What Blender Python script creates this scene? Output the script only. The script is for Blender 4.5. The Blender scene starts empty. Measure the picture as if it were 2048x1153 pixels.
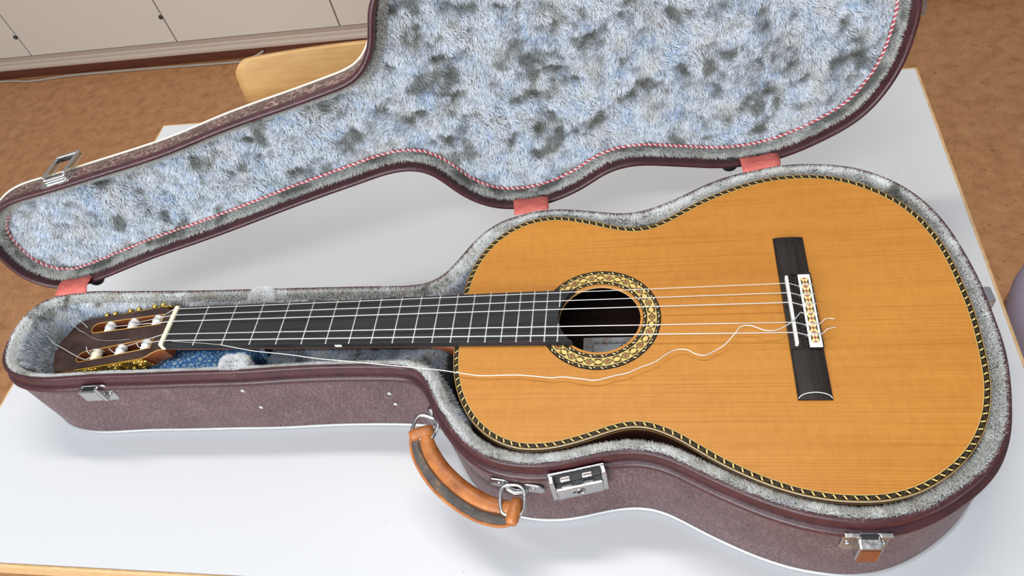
import bpy, bmesh, math, random
import numpy as np
from mathutils import Matrix, Vector

# ------------------------------------------------------------------ camera, world, lights, exposure
sc = bpy.context.scene
col = sc.collection
ZT = 0.72                       # height of the table top above the floor
rng = np.random.default_rng(11)
random.seed(5)

cam_d = bpy.data.cameras.new('camera')
cam = bpy.data.objects.new('camera', cam_d); col.objects.link(cam)
CR = ((0.98076386, 0.09194785, -0.17218550), (-0.03435180, -0.78703718, -0.61594840), (-0.19215152, 0.61001482, -0.76873904))
CC = (0.53299615, -0.44334493, 0.73325358)
m = Matrix.Identity(4)
for i in range(3):
    m[i][0] = CR[0][i]; m[i][1] = -CR[1][i]; m[i][2] = -CR[2][i]
m[0][3], m[1][3], m[2][3] = CC[0], CC[1], CC[2] + ZT
cam.matrix_world = m
cam_d.sensor_width = 36.0
cam_d.lens = 1510.996 / 2048 * 36.0
cam_d.clip_start = 0.02
sc.camera = cam

world = bpy.data.worlds.new('room_light'); sc.world = world
world.use_nodes = True
bg = world.node_tree.nodes['Background']
bg.inputs[0].default_value = (0.88, 0.93, 1.0, 1); bg.inputs[1].default_value = 0.55

def area(name, loc, target, sx, sy, power, color):
    d = bpy.data.lights.new(name, 'AREA'); d.shape = 'RECTANGLE'; d.size = sx; d.size_y = sy
    d.energy = power; d.color = color
    o = bpy.data.objects.new(name, d); col.objects.link(o)
    o.location = loc
    o.rotation_euler = (Vector(target) - Vector(loc)).to_track_quat('-Z', 'Y').to_euler()
    return o
# long ceiling luminaire running along the table, a little behind it, and tall windows behind the viewer
area('ceiling_light', (0.15, 0.55, ZT + 2.05), (0.15, 0.55, 0), 1.5, 0.16, 27, (1.0, 0.96, 0.90))
area('ceiling_light_front', (0.15, -1.15, ZT + 2.05), (0.15, -1.15, 0), 1.5, 0.16, 24, (0.96, 0.97, 1.0))
area('window_light', (-0.6, -3.0, ZT + 1.0), (0.4, 0.2, ZT), 2.6, 1.7, 170, (0.86, 0.93, 1.0))

sc.view_settings.view_transform = 'Standard'
sc.view_settings.look = 'None'
sc.view_settings.gamma = 1.0
sc.view_settings.use_curve_mapping = False
sc.view_settings.exposure = -0.24

# ------------------------------------------------------------------ traced outlines, in millimetres
DENTS_MM=[[296.3,251.6,7.8,9.2],[302.4,229.2,8.0,9.6],[316.7,224.9,8.0,12.4],[359.6,240.0,21.1,10.7],[320.8,245.2,5.3,4.0],[333.3,212.7,5.4,4.2],[336.8,192.7,16.5,4.0],[355.0,196.4,6.8,8.6],[341.3,181.1,8.3,4.4],[368.7,212.7,6.7,3.5],[403.7,233.8,6.6,4.7],[425.1,230.8,6.6,5.3],[418.4,216.8,4.0,6.9],[452.7,205.5,14.9,4.9],[472.1,184.1,5.5,11.6],[485.9,181.3,16.5,7.2],[523.7,213.5,8.0,3.4],[519.9,200.3,14.9,4.2],[428.4,176.7,8.3,4.4],[454.8,171.3,5.6,3.7],[410.9,158.8,7.0,9.1],[438.4,157.8,26.8,5.3],[401.6,131.9,8.6,7.9],[417.4,136.8,7.2,6.3],[461.1,143.6,8.5,5.4],[439.2,104.0,11.8,8.3],[421.8,90.5,8.9,10.2],[443.9,84.0,10.4,8.5],[389.1,88.7,6.0,8.5],[415.0,67.1,10.6,7.0],[484.6,92.7,5.9,8.4],[497.6,101.8,7.3,5.8],[510.6,112.3,7.3,5.7],[523.0,119.5,8.7,4.8],[537.9,122.8,8.6,4.0],[466.3,79.3,7.5,5.1],[334.3,146.1,17.1,4.7],[317.5,144.8,4.3,4.7],[342.4,122.8,7.3,5.7],[298.2,140.5,10.0,4.7],[288.4,132.6,5.8,4.0],[264.8,150.9,8.6,4.7],[272.2,165.7,5.6,4.6],[323.9,102.6,8.9,4.2],[307.4,99.1,8.9,4.2],[281.4,196.6,5.5,5.8],[422.9,115.9,5.8,4.1],[548.2,181.6,6.9,5.7],[574.9,191.9,4.1,8.5],[607.2,150.3,2.8,3.0],[625.5,120.4,6.5,7.1],[666.5,170.3,6.2,7.2],[680.4,138.2,5.7,6.1],[688.4,119.8,8.6,15.8],[664.1,121.7,6.5,6.3],[685.6,91.9,13.2,6.6],[674.2,86.2,16.2,5.8],[707.0,95.5,8.8,5.7],[750.3,106.9,20.3,14.4],[744.6,148.6,6.3,8.9],[763.1,130.1,7.1,9.2],[663.8,46.0,10.7,10.7],[649.5,73.1,16.4,2.5],[607.5,47.4,4.6,9.8],[540.0,120.8,15.9,4.0],[526.3,113.9,8.7,4.0],[581.1,131.2,8.6,7.8],[597.1,65.4,7.5,4.3],[589.8,186.0,5.5,3.5],[560.7,207.3,2.7,2.7],[757.3,81.8,7.4,5.0],[-79.3,130.1,12.0,9.1],[-40.3,111.4,6.1,11.7],[41.2,136.5,5.9,6.7],[63.0,136.6,9.9,5.5],[63.6,106.8,8.1,5.8],[24.1,86.9,12.3,4.8],[139.2,100.5,14.2,8.2],[216.3,123.0,19.8,11.2],[209.3,163.6,11.5,10.5],[-154.9,41.2,5.3,3.9],[-51.5,82.0,5.2,4.9],[44.7,152.6,15.6,5.4],[-7.2,144.4,11.8,4.4],[-152.7,117.6,8.1,3.5],[223.1,173.9,11.4,6.1],[112.3,130.9,9.9,3.3],[101.7,151.0,5.8,4.3],[-45.3,122.8,8.0,4.6]]
CASE_MM=[[-159.5,-61.5],[-145.4,-62.8],[-131.2,-63.1],[-116.9,-62.6],[-102.7,-61.7],[-88.5,-60.9],[-74.3,-60.2],[-60.0,-59.9],[-45.8,-59.6],[-31.6,-59.5],[-17.3,-59.2],[-3.1,-58.9],[11.2,-58.5],[25.4,-58.1],[39.6,-57.8],[53.9,-57.6],[68.1,-57.4],[82.3,-57.2],[96.6,-56.8],[110.8,-56.2],[125.0,-55.4],[139.2,-54.5],[153.5,-53.8],[167.7,-53.2],[181.9,-52.8],[196.2,-52.6],[210.4,-52.4],[224.7,-52.5],[238.9,-52.6],[253.1,-53.0],[267.3,-53.7],[281.2,-56.1],[293.4,-62.6],[302.9,-72.8],[310.5,-84.8],[317.6,-97.1],[325.2,-109.1],[333.9,-120.4],[343.4,-131.0],[354.0,-140.4],[365.8,-148.2],[378.8,-153.8],[392.5,-157.2],[406.6,-158.9],[420.8,-159.1],[435.0,-157.9],[449.0,-155.4],[462.8,-152.0],[476.7,-148.7],[490.7,-146.2],[504.8,-145.2],[518.9,-146.5],[532.5,-150.4],[545.4,-156.3],[557.9,-163.0],[570.5,-169.7],[583.3,-176.0],[596.2,-182.0],[609.3,-187.6],[622.6,-192.5],[636.2,-196.7],[650.1,-199.8],[664.2,-201.9],[678.4,-203.1],[692.6,-203.0],[706.6,-201.2],[720.4,-197.6],[733.6,-192.4],[746.2,-185.9],[758.2,-178.3],[769.7,-169.9],[780.6,-160.8],[790.6,-150.7],[799.1,-139.4],[806.1,-127.0],[811.8,-114.0],[816.4,-100.5],[820.0,-86.8],[823.0,-72.8],[825.5,-58.8],[827.2,-44.7],[828.0,-30.5],[828.2,-16.2],[828.1,-2.0],[827.9,12.2],[827.4,26.5],[826.4,40.7],[824.8,54.8],[822.9,68.9],[820.6,83.0],[817.7,96.9],[814.0,110.7],[809.3,124.1],[803.5,137.0],[796.5,149.4],[788.2,161.0],[778.6,171.4],[767.7,180.5],[755.9,188.4],[743.3,194.8],[729.9,199.4],[716.0,202.4],[701.9,204.4],[687.7,205.4],[673.5,205.1],[659.3,203.7],[645.3,201.3],[631.5,198.0],[617.7,194.3],[604.2,189.8],[591.2,184.0],[578.7,177.2],[566.5,170.0],[554.1,162.8],[541.5,156.3],[528.5,150.6],[514.9,146.4],[500.9,144.5],[486.8,145.4],[472.8,147.9],[458.9,150.6],[444.9,153.3],[430.8,155.4],[416.6,156.2],[402.5,155.2],[388.5,152.4],[374.9,148.4],[361.7,143.2],[349.8,135.7],[339.5,126.0],[330.7,114.8],[323.3,102.7],[316.4,90.3],[309.2,78.0],[300.7,66.8],[289.6,58.5],[276.3,54.2],[262.2,52.9],[248.0,53.0],[233.7,53.4],[219.5,53.8],[205.3,54.1],[191.0,54.4],[176.8,54.7],[162.5,54.9],[148.3,55.1],[134.1,55.4],[119.8,55.5],[105.6,55.7],[91.3,55.9],[77.1,56.0],[62.9,56.2],[48.6,56.3],[34.4,56.5],[20.1,56.8],[5.9,57.1],[-8.3,57.5],[-22.6,57.9],[-36.8,58.4],[-51.0,58.8],[-65.3,59.3],[-79.5,59.8],[-93.7,60.3],[-108.0,61.0],[-122.2,61.6],[-136.4,61.8],[-150.6,61.1],[-164.8,59.4],[-178.7,56.8],[-192.2,52.6],[-203.3,44.6],[-210.6,32.8],[-214.8,19.4],[-216.2,5.3],[-215.5,-8.8],[-212.8,-22.7],[-207.4,-35.7],[-198.5,-46.4],[-186.8,-54.0],[-173.5,-58.7]]
LID_MM=[[-232.3,66.0],[-230.2,52.0],[-225.5,38.8],[-217.4,27.3],[-206.9,17.9],[-194.4,11.3],[-180.8,7.7],[-166.7,7.4],[-152.5,9.3],[-138.5,11.8],[-124.4,14.6],[-110.5,17.7],[-96.5,20.9],[-82.6,24.1],[-68.6,27.2],[-54.6,29.9],[-40.5,32.4],[-26.4,34.8],[-12.3,37.0],[1.8,39.3],[15.9,41.7],[30.0,44.2],[44.1,46.8],[58.1,49.5],[72.2,52.3],[86.2,55.1],[100.2,58.0],[114.2,60.8],[128.3,63.5],[142.3,66.2],[156.4,68.8],[170.5,71.3],[184.6,73.7],[198.7,76.1],[212.8,78.5],[226.9,81.0],[241.0,83.2],[255.2,84.2],[269.4,83.2],[282.7,79.1],[294.2,71.1],[303.6,60.5],[312.1,49.0],[321.2,38.0],[331.5,28.2],[343.1,19.9],[355.7,13.4],[369.2,9.0],[383.2,6.6],[397.5,5.9],[411.7,6.5],[425.8,8.7],[439.7,12.2],[453.2,16.9],[466.2,22.8],[478.9,29.2],[492.2,34.2],[506.2,36.3],[520.4,36.0],[534.4,33.7],[548.3,30.2],[562.1,26.4],[575.9,22.7],[589.7,18.9],[603.5,15.2],[617.5,12.4],[631.7,10.5],[645.9,9.5],[660.2,9.4],[674.4,10.5],[688.5,12.9],[702.4,16.2],[716.1,20.5],[729.5,25.4],[742.7,30.9],[755.4,37.4],[767.1,45.4],[777.4,55.2],[786.2,66.4],[793.7,78.5],[799.9,91.4],[804.6,104.8],[807.8,118.7],[810.0,132.8],[811.5,147.1],[811.3,161.2],[809.2,175.2],[807.5,189.4],[806.4,203.6],[804.8,217.8],[802.8,232.0],[800.6,246.1],[798.1,260.2],[795.2,274.2],[791.6,288.0],[787.3,301.6],[782.3,315.0],[776.7,328.2],[770.4,341.0],[763.2,353.4],[754.9,365.0],[745.5,375.6],[734.7,385.0],[722.9,393.0],[710.5,400.0],[697.6,406.1],[684.3,411.3],[670.5,415.3],[656.5,417.8],[642.3,418.6],[628.1,417.7],[614.0,415.2],[600.2,411.5],[586.7,406.9],[573.6,401.3],[560.8,394.8],[548.5,387.6],[536.5,379.9],[524.7,371.7],[513.2,363.3],[501.8,354.5],[490.4,345.9],[478.4,338.3],[465.3,332.7],[451.5,329.5],[437.3,328.4],[423.0,328.6],[408.8,329.5],[394.5,330.1],[380.2,329.8],[366.0,328.2],[352.1,325.1],[338.6,320.5],[325.8,314.3],[314.2,306.1],[304.1,296.1],[295.1,285.0],[286.6,273.6],[280.0,261.2],[275.6,247.7],[270.9,234.3],[264.1,221.8],[255.0,211.0],[243.6,202.9],[230.3,198.3],[216.3,195.6],[202.2,193.3],[188.0,191.0],[173.9,188.9],[159.7,186.8],[145.6,184.9],[131.4,182.9],[117.3,180.8],[103.1,178.5],[89.0,176.1],[75.0,173.4],[61.0,170.5],[47.0,167.6],[32.9,164.8],[18.9,162.4],[4.7,160.2],[-9.5,158.4],[-23.7,156.7],[-37.9,155.1],[-52.1,153.5],[-66.3,151.9],[-80.5,150.3],[-94.7,148.6],[-109.0,147.0],[-123.2,145.5],[-137.4,144.2],[-151.7,143.0],[-165.9,141.3],[-179.8,138.3],[-193.1,133.4],[-205.5,126.5],[-216.7,117.7],[-225.7,106.9],[-231.3,94.1],[-233.2,80.2]]
GUITAR_MM=[[326.5,0.0],[326.6,9.1],[326.8,18.3],[327.3,27.4],[327.9,36.5],[328.8,45.6],[330.0,54.6],[331.7,63.6],[333.9,72.5],[336.8,81.1],[340.4,89.5],[344.7,97.6],[349.6,105.3],[355.1,112.5],[361.3,119.2],[368.1,125.3],[375.5,130.5],[383.5,135.0],[391.9,138.4],[400.7,140.9],[409.7,142.2],[418.8,142.5],[427.9,141.7],[436.9,140.1],[445.7,137.9],[454.5,135.3],[463.1,132.4],[471.7,129.3],[480.4,126.3],[489.1,123.5],[497.9,121.3],[506.9,120.1],[516.0,120.3],[524.9,122.2],[533.3,125.7],[541.2,130.2],[548.9,135.1],[556.5,140.2],[564.0,145.3],[571.7,150.3],[579.4,155.1],[587.4,159.6],[595.5,163.8],[603.7,167.7],[612.1,171.4],[620.6,174.8],[629.2,177.8],[637.9,180.5],[646.8,182.7],[655.8,184.4],[664.8,185.4],[674.0,185.9],[683.1,186.0],[692.2,185.5],[701.3,184.5],[710.3,183.0],[719.1,180.6],[727.7,177.5],[735.9,173.6],[743.8,169.1],[751.4,164.1],[758.7,158.6],[765.7,152.7],[772.2,146.3],[778.2,139.5],[783.7,132.1],[788.5,124.4],[792.7,116.3],[796.3,107.9],[799.5,99.3],[802.2,90.6],[804.5,81.8],[806.4,72.9],[807.8,63.8],[809.0,54.8],[809.8,45.7],[810.5,36.6],[811.1,27.4],[811.6,18.3],[812.0,9.2],[812.2,0.1],[812.1,-9.1],[811.8,-18.2],[811.3,-27.3],[810.6,-36.4],[809.8,-45.5],[808.9,-54.6],[807.8,-63.7],[806.4,-72.7],[804.7,-81.7],[802.4,-90.5],[799.7,-99.2],[796.5,-107.8],[792.7,-116.1],[788.4,-124.1],[783.5,-131.8],[778.1,-139.2],[772.2,-146.1],[765.7,-152.6],[758.8,-158.6],[751.6,-164.1],[743.9,-169.1],[736.0,-173.6],[727.8,-177.5],[719.2,-180.7],[710.4,-183.1],[701.5,-184.8],[692.4,-185.7],[683.3,-186.0],[674.1,-185.9],[665.0,-185.3],[656.0,-184.2],[647.0,-182.6],[638.1,-180.6],[629.3,-178.0],[620.7,-175.0],[612.2,-171.6],[603.9,-167.9],[595.6,-163.9],[587.5,-159.7],[579.6,-155.2],[571.9,-150.4],[564.3,-145.3],[556.7,-140.2],[549.1,-135.1],[541.2,-130.4],[533.1,-126.3],[524.7,-122.9],[515.8,-120.7],[506.8,-120.0],[497.8,-121.0],[488.9,-123.2],[480.3,-126.2],[471.8,-129.4],[463.2,-132.5],[454.5,-135.4],[445.8,-138.0],[436.9,-140.1],[427.9,-141.6],[418.8,-142.3],[409.7,-142.2],[400.6,-141.0],[391.8,-138.6],[383.4,-135.2],[375.5,-130.7],[368.0,-125.4],[361.3,-119.4],[355.1,-112.6],[349.7,-105.3],[344.8,-97.6],[340.7,-89.5],[337.1,-81.1],[334.2,-72.4],[331.8,-63.6],[330.1,-54.6],[328.8,-45.6],[327.9,-36.5],[327.3,-27.4],[326.9,-18.3],[326.6,-9.1]]


# ------------------------------------------------------------------ helpers
def lin(r, g, b):
    f = lambda c: (c / 12.92 if c <= 0.04045 else ((c + 0.055) / 1.055) ** 2.4)
    return (f(r / 255), f(g / 255), f(b / 255), 1.0)
def linv(a):
    a = np.asarray(a, float) / 255
    return np.where(a <= 0.04045, a / 12.92, ((a + 0.055) / 1.055) ** 2.4)

def mat(name, color, rough=0.5, metal=0.0, spec=0.5, coat=0.0):
    M = bpy.data.materials.new(name); M.use_nodes = True
    b = M.node_tree.nodes['Principled BSDF']
    b.inputs['Base Color'].default_value = color
    b.inputs['Roughness'].default_value = rough
    b.inputs['Metallic'].default_value = metal
    b.inputs['Specular IOR Level'].default_value = spec
    b.inputs['Coat Weight'].default_value = coat
    b.inputs['Coat Roughness'].default_value = 0.12
    return M
def nodes(M): return M.node_tree.nodes, M.node_tree.links, M.node_tree.nodes['Principled BSDF']
def coords(M, scale=(1, 1, 1)):
    n, l, b = nodes(M)
    t = n.new('ShaderNodeTexCoord'); mp = n.new('ShaderNodeMapping')
    mp.inputs['Scale'].default_value = scale
    l.new(t.outputs['Object'], mp.inputs['Vector'])
    return mp.outputs['Vector']
def noise(M, vec, scale, detail=4, rough=0.6, dist=0.0):
    n, l, b = nodes(M)
    t = n.new('ShaderNodeTexNoise'); t.inputs['Scale'].default_value = scale
    t.inputs['Detail'].default_value = detail; t.inputs['Roughness'].default_value = rough
    t.inputs['Distortion'].default_value = dist
    l.new(vec, t.inputs['Vector']); return t.outputs['Fac']
def ramp(M, fac, stops):
    n, l, b = nodes(M)
    r = n.new('ShaderNodeValToRGB')
    while len(r.color_ramp.elements) < len(stops): r.color_ramp.elements.new(0.5)
    for e, (p, c) in zip(r.color_ramp.elements, stops):
        e.position = p; e.color = c
    l.new(fac, r.inputs['Fac']); return r.outputs['Color']
def mixc(M, fac, a, b_, mode='MIX'):
    n, l, b = nodes(M)
    x = n.new('ShaderNodeMix'); x.data_type = 'RGBA'; x.blend_type = mode
    for sock, v in ((x.inputs[0], fac), (x.inputs[6], a), (x.inputs[7], b_)):
        if hasattr(v, 'is_linked'): l.new(v, sock)
        else: sock.default_value = v
    return x.outputs[2]
def math_(M, op, a, b_=0.0):
    n, l, b = nodes(M)
    x = n.new('ShaderNodeMath'); x.operation = op
    for sock, v in ((x.inputs[0], a), (x.inputs[1], b_)):
        if hasattr(v, 'is_linked'): l.new(v, sock)
        else: sock.default_value = v
    return x.outputs[0]
def bump(M, h, strength, dist):
    n, l, b = nodes(M)
    x = n.new('ShaderNodeBump'); x.inputs['Strength'].default_value = strength; x.inputs['Distance'].default_value = dist
    l.new(h, x.inputs['Height']); l.new(x.outputs['Normal'], b.inputs['Normal'])
def setc(M, c):
    n, l, b = nodes(M); l.new(c, b.inputs['Base Color'])

def add(name, V, F, mats, parent=None, smooth=False, fm=None, matrix=None):
    me = bpy.data.meshes.new(name)
    me.from_pydata([tuple(v) for v in V], [], [tuple(int(i) for i in f) for f in F])
    if not isinstance(mats, (list, tuple)): mats = [mats]
    for q in mats: me.materials.append(q)
    if fm is not None: me.polygons.foreach_set('material_index', np.asarray(fm, np.int32))
    if smooth: me.polygons.foreach_set('use_smooth', np.ones(len(me.polygons), bool))
    me.update()
    o = bpy.data.objects.new(name, me); col.objects.link(o)
    if parent is not None: o.parent = parent
    if matrix is not None: o.matrix_local = matrix
    return o
def thing(name, label, cat, loc, group=None):
    o = bpy.data.objects.new(name, None); col.objects.link(o); o.location = loc
    o.empty_display_size = 0.05
    o['label'] = label; o['category'] = cat
    if group: o['group'] = group
    return o
def struct(o): o['kind'] = 'structure'; return o

class MB:
    """collects shapes into one mesh"""
    def __init__(s): s.V = []; s.F = []; s.m = []
    def put(s, V, F, mi=0, M=None):
        k = len(s.V)
        for v in V:
            v = Vector(v)
            s.V.append(tuple(M @ v) if M is not None else tuple(v))
        for f in F: s.F.append(tuple(i + k for i in f)); s.m.append(mi)
        return s
    def build(s, name, mats, parent=None, smooth=False, matrix=None):
        return add(name, s.V, s.F, mats, parent, smooth, s.m, matrix)

def box(c, size, bev=0.0, seg=2):
    bm = bmesh.new(); bmesh.ops.create_cube(bm, size=1)
    for v in bm.verts: v.co = Vector((c[0] + v.co.x * size[0], c[1] + v.co.y * size[1], c[2] + v.co.z * size[2]))
    if bev: bmesh.ops.bevel(bm, geom=list(bm.edges), offset=bev, segments=seg, profile=0.5, affect='EDGES')
    bm.verts.index_update(); V = [tuple(v.co) for v in bm.verts]; F = [tuple(v.index for v in f.verts) for f in bm.faces]
    bm.free(); return V, F
def ball(c, r, sc3=(1, 1, 1), u=12, v=8):
    bm = bmesh.new(); bmesh.ops.create_uvsphere(bm, u_segments=u, v_segments=v, radius=r)
    for q in bm.verts: q.co = Vector((c[0] + q.co.x * sc3[0], c[1] + q.co.y * sc3[1], c[2] + q.co.z * sc3[2]))
    bm.verts.index_update(); V = [tuple(q.co) for q in bm.verts]; F = [tuple(q.index for q in f.verts) for f in bm.faces]
    bm.free(); return V, F
def frames(P, closed):
    P = np.asarray(P, float); n = len(P)
    if closed: T = np.roll(P, -1, 0) - np.roll(P, 1, 0)
    else: T = np.gradient(P, axis=0)
    T /= np.linalg.norm(T, axis=1)[:, None] + 1e-12
    a = np.array([0, 0, 1.0]) if abs(T[0][2]) < 0.9 else np.array([1.0, 0, 0])
    A = np.zeros_like(P); a = a - T[0] * (a @ T[0]); a /= np.linalg.norm(a); A[0] = a
    for i in range(1, n):
        a = a - T[i] * (a @ T[i]); a /= np.linalg.norm(a); A[i] = a
    return T, A, np.cross(T, A)
def loft(rings, closed_u=True, closed_v=False, cap=False):
    R = [np.asarray(r, float) for r in rings]; n = len(R[0]); k = len(R)
    V = np.vstack(R); F = []
    for j in range(k if closed_v else k - 1):
        b0, b1 = j * n, ((j + 1) % k) * n
        for i in range(n if closed_u else n - 1):
            i2 = (i + 1) % n
            F.append((b0 + i, b0 + i2, b1 + i2, b1 + i))
    if cap:
        F.append(tuple(range(n))[::-1]); F.append(tuple((k - 1) * n + i for i in range(n)))
    return V, F
def tube(P, r, n=8, closed=False, flat=1.0):
    P = np.asarray(P, float); T, A, B = frames(P, closed)
    r = np.broadcast_to(np.asarray(r, float), (len(P),))
    rings = []
    ang = np.linspace(0, 2 * math.pi, n, endpoint=False)
    for i in range(len(P)):
        rings.append(P[i] + r[i] * (np.cos(ang)[:, None] * A[i] * flat + np.sin(ang)[:, None] * B[i]))
    return loft(rings, True, closed, cap=not closed)
def spline(P, m):
    P = np.asarray(P, float); out = []
    Q = np.vstack([2 * P[0] - P[1], P, 2 * P[-1] - P[-2]])
    for t in np.linspace(0, len(P) - 1 - 1e-9, m):
        i = int(t); u = t - i; p0, p1, p2, p3 = Q[i:i + 4]
        out.append(0.5 * (2 * p1 + (p2 - p0) * u + (2 * p0 - 5 * p1 + 4 * p2 - p3) * u * u + (3 * p1 - p0 - 3 * p2 + p3) * u ** 3))
    return np.array(out)
def cr_closed(P, m):
    P = np.asarray(P, float); n = len(P); t = np.linspace(0, n, m, endpoint=False); i = t.astype(int); u = (t - i)[:, None]
    p0, p1, p2, p3 = P[(i - 1) % n], P[i % n], P[(i + 1) % n], P[(i + 2) % n]
    return 0.5 * (2 * p1 + (p2 - p0) * u + (2 * p0 - 5 * p1 + 4 * p2 - p3) * u * u + (3 * p1 - p0 - 3 * p2 + p3) * u ** 3)
def normals2(P):
    T = np.roll(P, -1, 0) - np.roll(P, 1, 0); T /= np.linalg.norm(T, axis=1)[:, None]
    return np.stack([T[:, 1], -T[:, 0]], 1)          # outward for counter-clockwise loops
def off(P, d): return P + normals2(P) * d
def ring3(P, z): return np.c_[P, np.full(len(P), z)]
def fill(loops, z):
    """flat sheet bounded by the first loop with the other loops as holes"""
    bm = bmesh.new(); E = []
    for L in loops:
        vs = [bm.verts.new((p[0], p[1], z)) for p in L]
        for i in range(len(vs)): E.append(bm.edges.new((vs[i], vs[(i + 1) % len(vs)])))
    bmesh.ops.triangle_fill(bm, use_beauty=True, use_dissolve=False, edges=E, normal=(0, 0, 1))
    bm.verts.index_update()
    V = [tuple(v.co) for v in bm.verts]; F = []
    for f in bm.faces:
        ids = [v.index for v in f.verts]
        if f.normal.z < 0: ids = ids[::-1]
        F.append(tuple(ids))
    bm.free(); return V, F
def inside(P, poly):
    x, y = P[:, 0], P[:, 1]; r = np.zeros(len(P), bool); n = len(poly)
    for i in range(n):
        x1, y1 = poly[i]; x2, y2 = poly[(i + 1) % n]
        if y1 == y2: continue
        c = ((y1 > y) != (y2 > y)); c &= x < (x2 - x1) * (y - y1) / (y2 - y1) + x1
        r ^= c
    return r
def gnoise(x, y, seed):
    """smooth lattice noise in -1..1"""
    x = np.asarray(x, float) + 1000; y = np.asarray(y, float) + 1000
    xi = np.floor(x).astype(np.int64); yi = np.floor(y).astype(np.int64); fx = x - xi; fy = y - yi
    def g(a, b):
        h = (a * 374761393 + b * 668265263 + seed * 974711) & 0xffffffff
        h = ((h ^ (h >> 13)) * 1274126177) & 0xffffffff; h ^= h >> 16
        an = (h & 0xffff) / 65536.0 * 2 * math.pi; return np.cos(an), np.sin(an)
    def d(dx, dy): gx, gy = g(xi + dx, yi + dy); return gx * (fx - dx) + gy * (fy - dy)
    u = fx ** 3 * (fx * (fx * 6 - 15) + 10); v = fy ** 3 * (fy * (fy * 6 - 15) + 10)
    a = d(0, 0) * (1 - u) + d(1, 0) * u; b = d(0, 1) * (1 - u) + d(1, 1) * u
    return (a * (1 - v) + b * v) * 1.5
def fbm(x, y, sc_, seed, o=3):
    s = 0; a = 1; t = 0
    for k in range(o): s = s + a * gnoise(x * sc_ * 2 ** k, y * sc_ * 2 ** k, seed + 17 * k); t += a; a *= 0.5
    return s / t * 1.3
def sstep(a, b, x): t = np.clip((x - a) / (b - a), 0, 1); return t * t * (3 - 2 * t)

def fur(name, P, N, T, L, W, croot, ctip, lean, parent, matl, jit=0.35):
    """plush pile: one bent tapering blade per point"""
    n = len(P)
    j = rng.normal(0, jit, (n, 3)); T = T + j; T = T - N * (T * N).sum(1)[:, None]; T /= np.linalg.norm(T, axis=1)[:, None] + 1e-9
    sd = np.cross(N, T); a = rng.uniform(-0.9, 0.9, n)[:, None]; sd = sd * np.cos(a) + T * np.sin(a)
    L = L[:, None]; W = np.broadcast_to(W, (n,))[:, None]; lean = lean[:, None]
    mid = P + L * 0.5 * (N * np.cos(lean * 0.6) + T * np.sin(lean * 0.6))
    tip = mid + L * 0.5 * (N * np.cos(np.minimum(lean * 1.25, 1.5)) + T * np.sin(np.minimum(lean * 1.25, 1.5)))
    V = np.empty((n, 5, 3)); V[:, 0] = P - sd * W * 0.5; V[:, 1] = P + sd * W * 0.5
    V[:, 2] = mid - sd * W * 0.42; V[:, 3] = mid + sd * W * 0.42; V[:, 4] = tip
    C = np.ones((n, 5, 4)); C[:, 0, :3] = croot; C[:, 1, :3] = croot
    cm = 0.35 * croot + 0.65 * ctip; C[:, 2, :3] = cm; C[:, 3, :3] = cm; C[:, 4, :3] = ctip
    base = (np.arange(n) * 5)[:, None]
    F = np.stack([base + [0, 1, 3], base + [0, 3, 2], base + [2, 3, 4]], 1).reshape(-1)
    me = bpy.data.meshes.new(name)
    me.vertices.add(n * 5); me.vertices.foreach_set('co', V.reshape(-1))
    nt = n * 3
    me.loops.add(nt * 3); me.loops.foreach_set('vertex_index', F.astype(np.int32))
    me.polygons.add(nt); me.polygons.foreach_set('loop_start', np.arange(nt, dtype=np.int32) * 3)
    try: me.polygons.foreach_set('loop_total', np.full(nt, 3, np.int32))
    except Exception: pass
    me.polygons.foreach_set('use_smooth', np.ones(nt, bool))
    at = me.color_attributes.new('pile', 'FLOAT_COLOR', 'POINT'); at.data.foreach_set('color', C.reshape(-1))
    me.materials.append(matl); me.update(calc_edges=True); me.validate()
    o = bpy.data.objects.new(name, me); col.objects.link(o); o['kind'] = 'stuff'
    if parent is not None: o.parent = parent
    return o

# ------------------------------------------------------------------ materials
def speckle(name, base, dark, light, sc1, rough):
    M = mat(name, base, rough); v = coords(M)
    a = noise(M, v, sc1, 5, 0.65); c1 = ramp(M, a, [(0.30, dark), (0.5, base), (0.72, light)])
    b = noise(M, v, sc1 * 3.2, 3, 0.7); c2 = ramp(M, b, [(0.30, (0.32, 0.30, 0.28, 1)), (0.38, (1, 1, 1, 1))])
    setc(M, mixc(M, 1.0, c1, c2, 'MULTIPLY')); return M
m_floor = speckle('cork_floor', lin(172, 120, 76), lin(152, 102, 62), lin(184, 134, 90), 26, 0.55)
m_white = mat('white_laminate', lin(206, 206, 207), 0.34, spec=0.35)
v = coords(m_white); d = noise(m_white, v, 130, 2, 0.5)
setc(m_white, ramp(m_white, d, [(0.20, lin(180, 178, 174)), (0.235, lin(206, 206, 207))]))
def woodmat(name, a, b, scale, rough, coat=0.0, stretch=(1, 1, 1)):
    M = mat(name, a, rough, coat=coat); v = coords(M, stretch)
    n1 = noise(M, v, scale, 6, 0.62, 0.4); setc(M, ramp(M, n1, [(0.32, b), (0.68, a)])); return M
m_edge = woodmat('beech_edging', lin(214, 180, 132), lin(190, 152, 104), 30, 0.45, stretch=(3, 3, 20))
m_birch = woodmat('birch_plywood', lin(222, 178, 116), lin(206, 158, 94), 9, 0.4, 0.1, (2, 2, 14))
m_cab = mat('beige_laminate', lin(196, 184, 171), 0.5)
m_rail = mat('beige_rail', lin(176, 158, 142), 0.5)
m_kick = woodmat('dark_skirting', lin(96, 46, 26), lin(74, 34, 20), 12, 0.5, stretch=(1, 6, 10))
m_dark = mat('dark_rubber', lin(40, 38, 40), 0.55)
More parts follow.
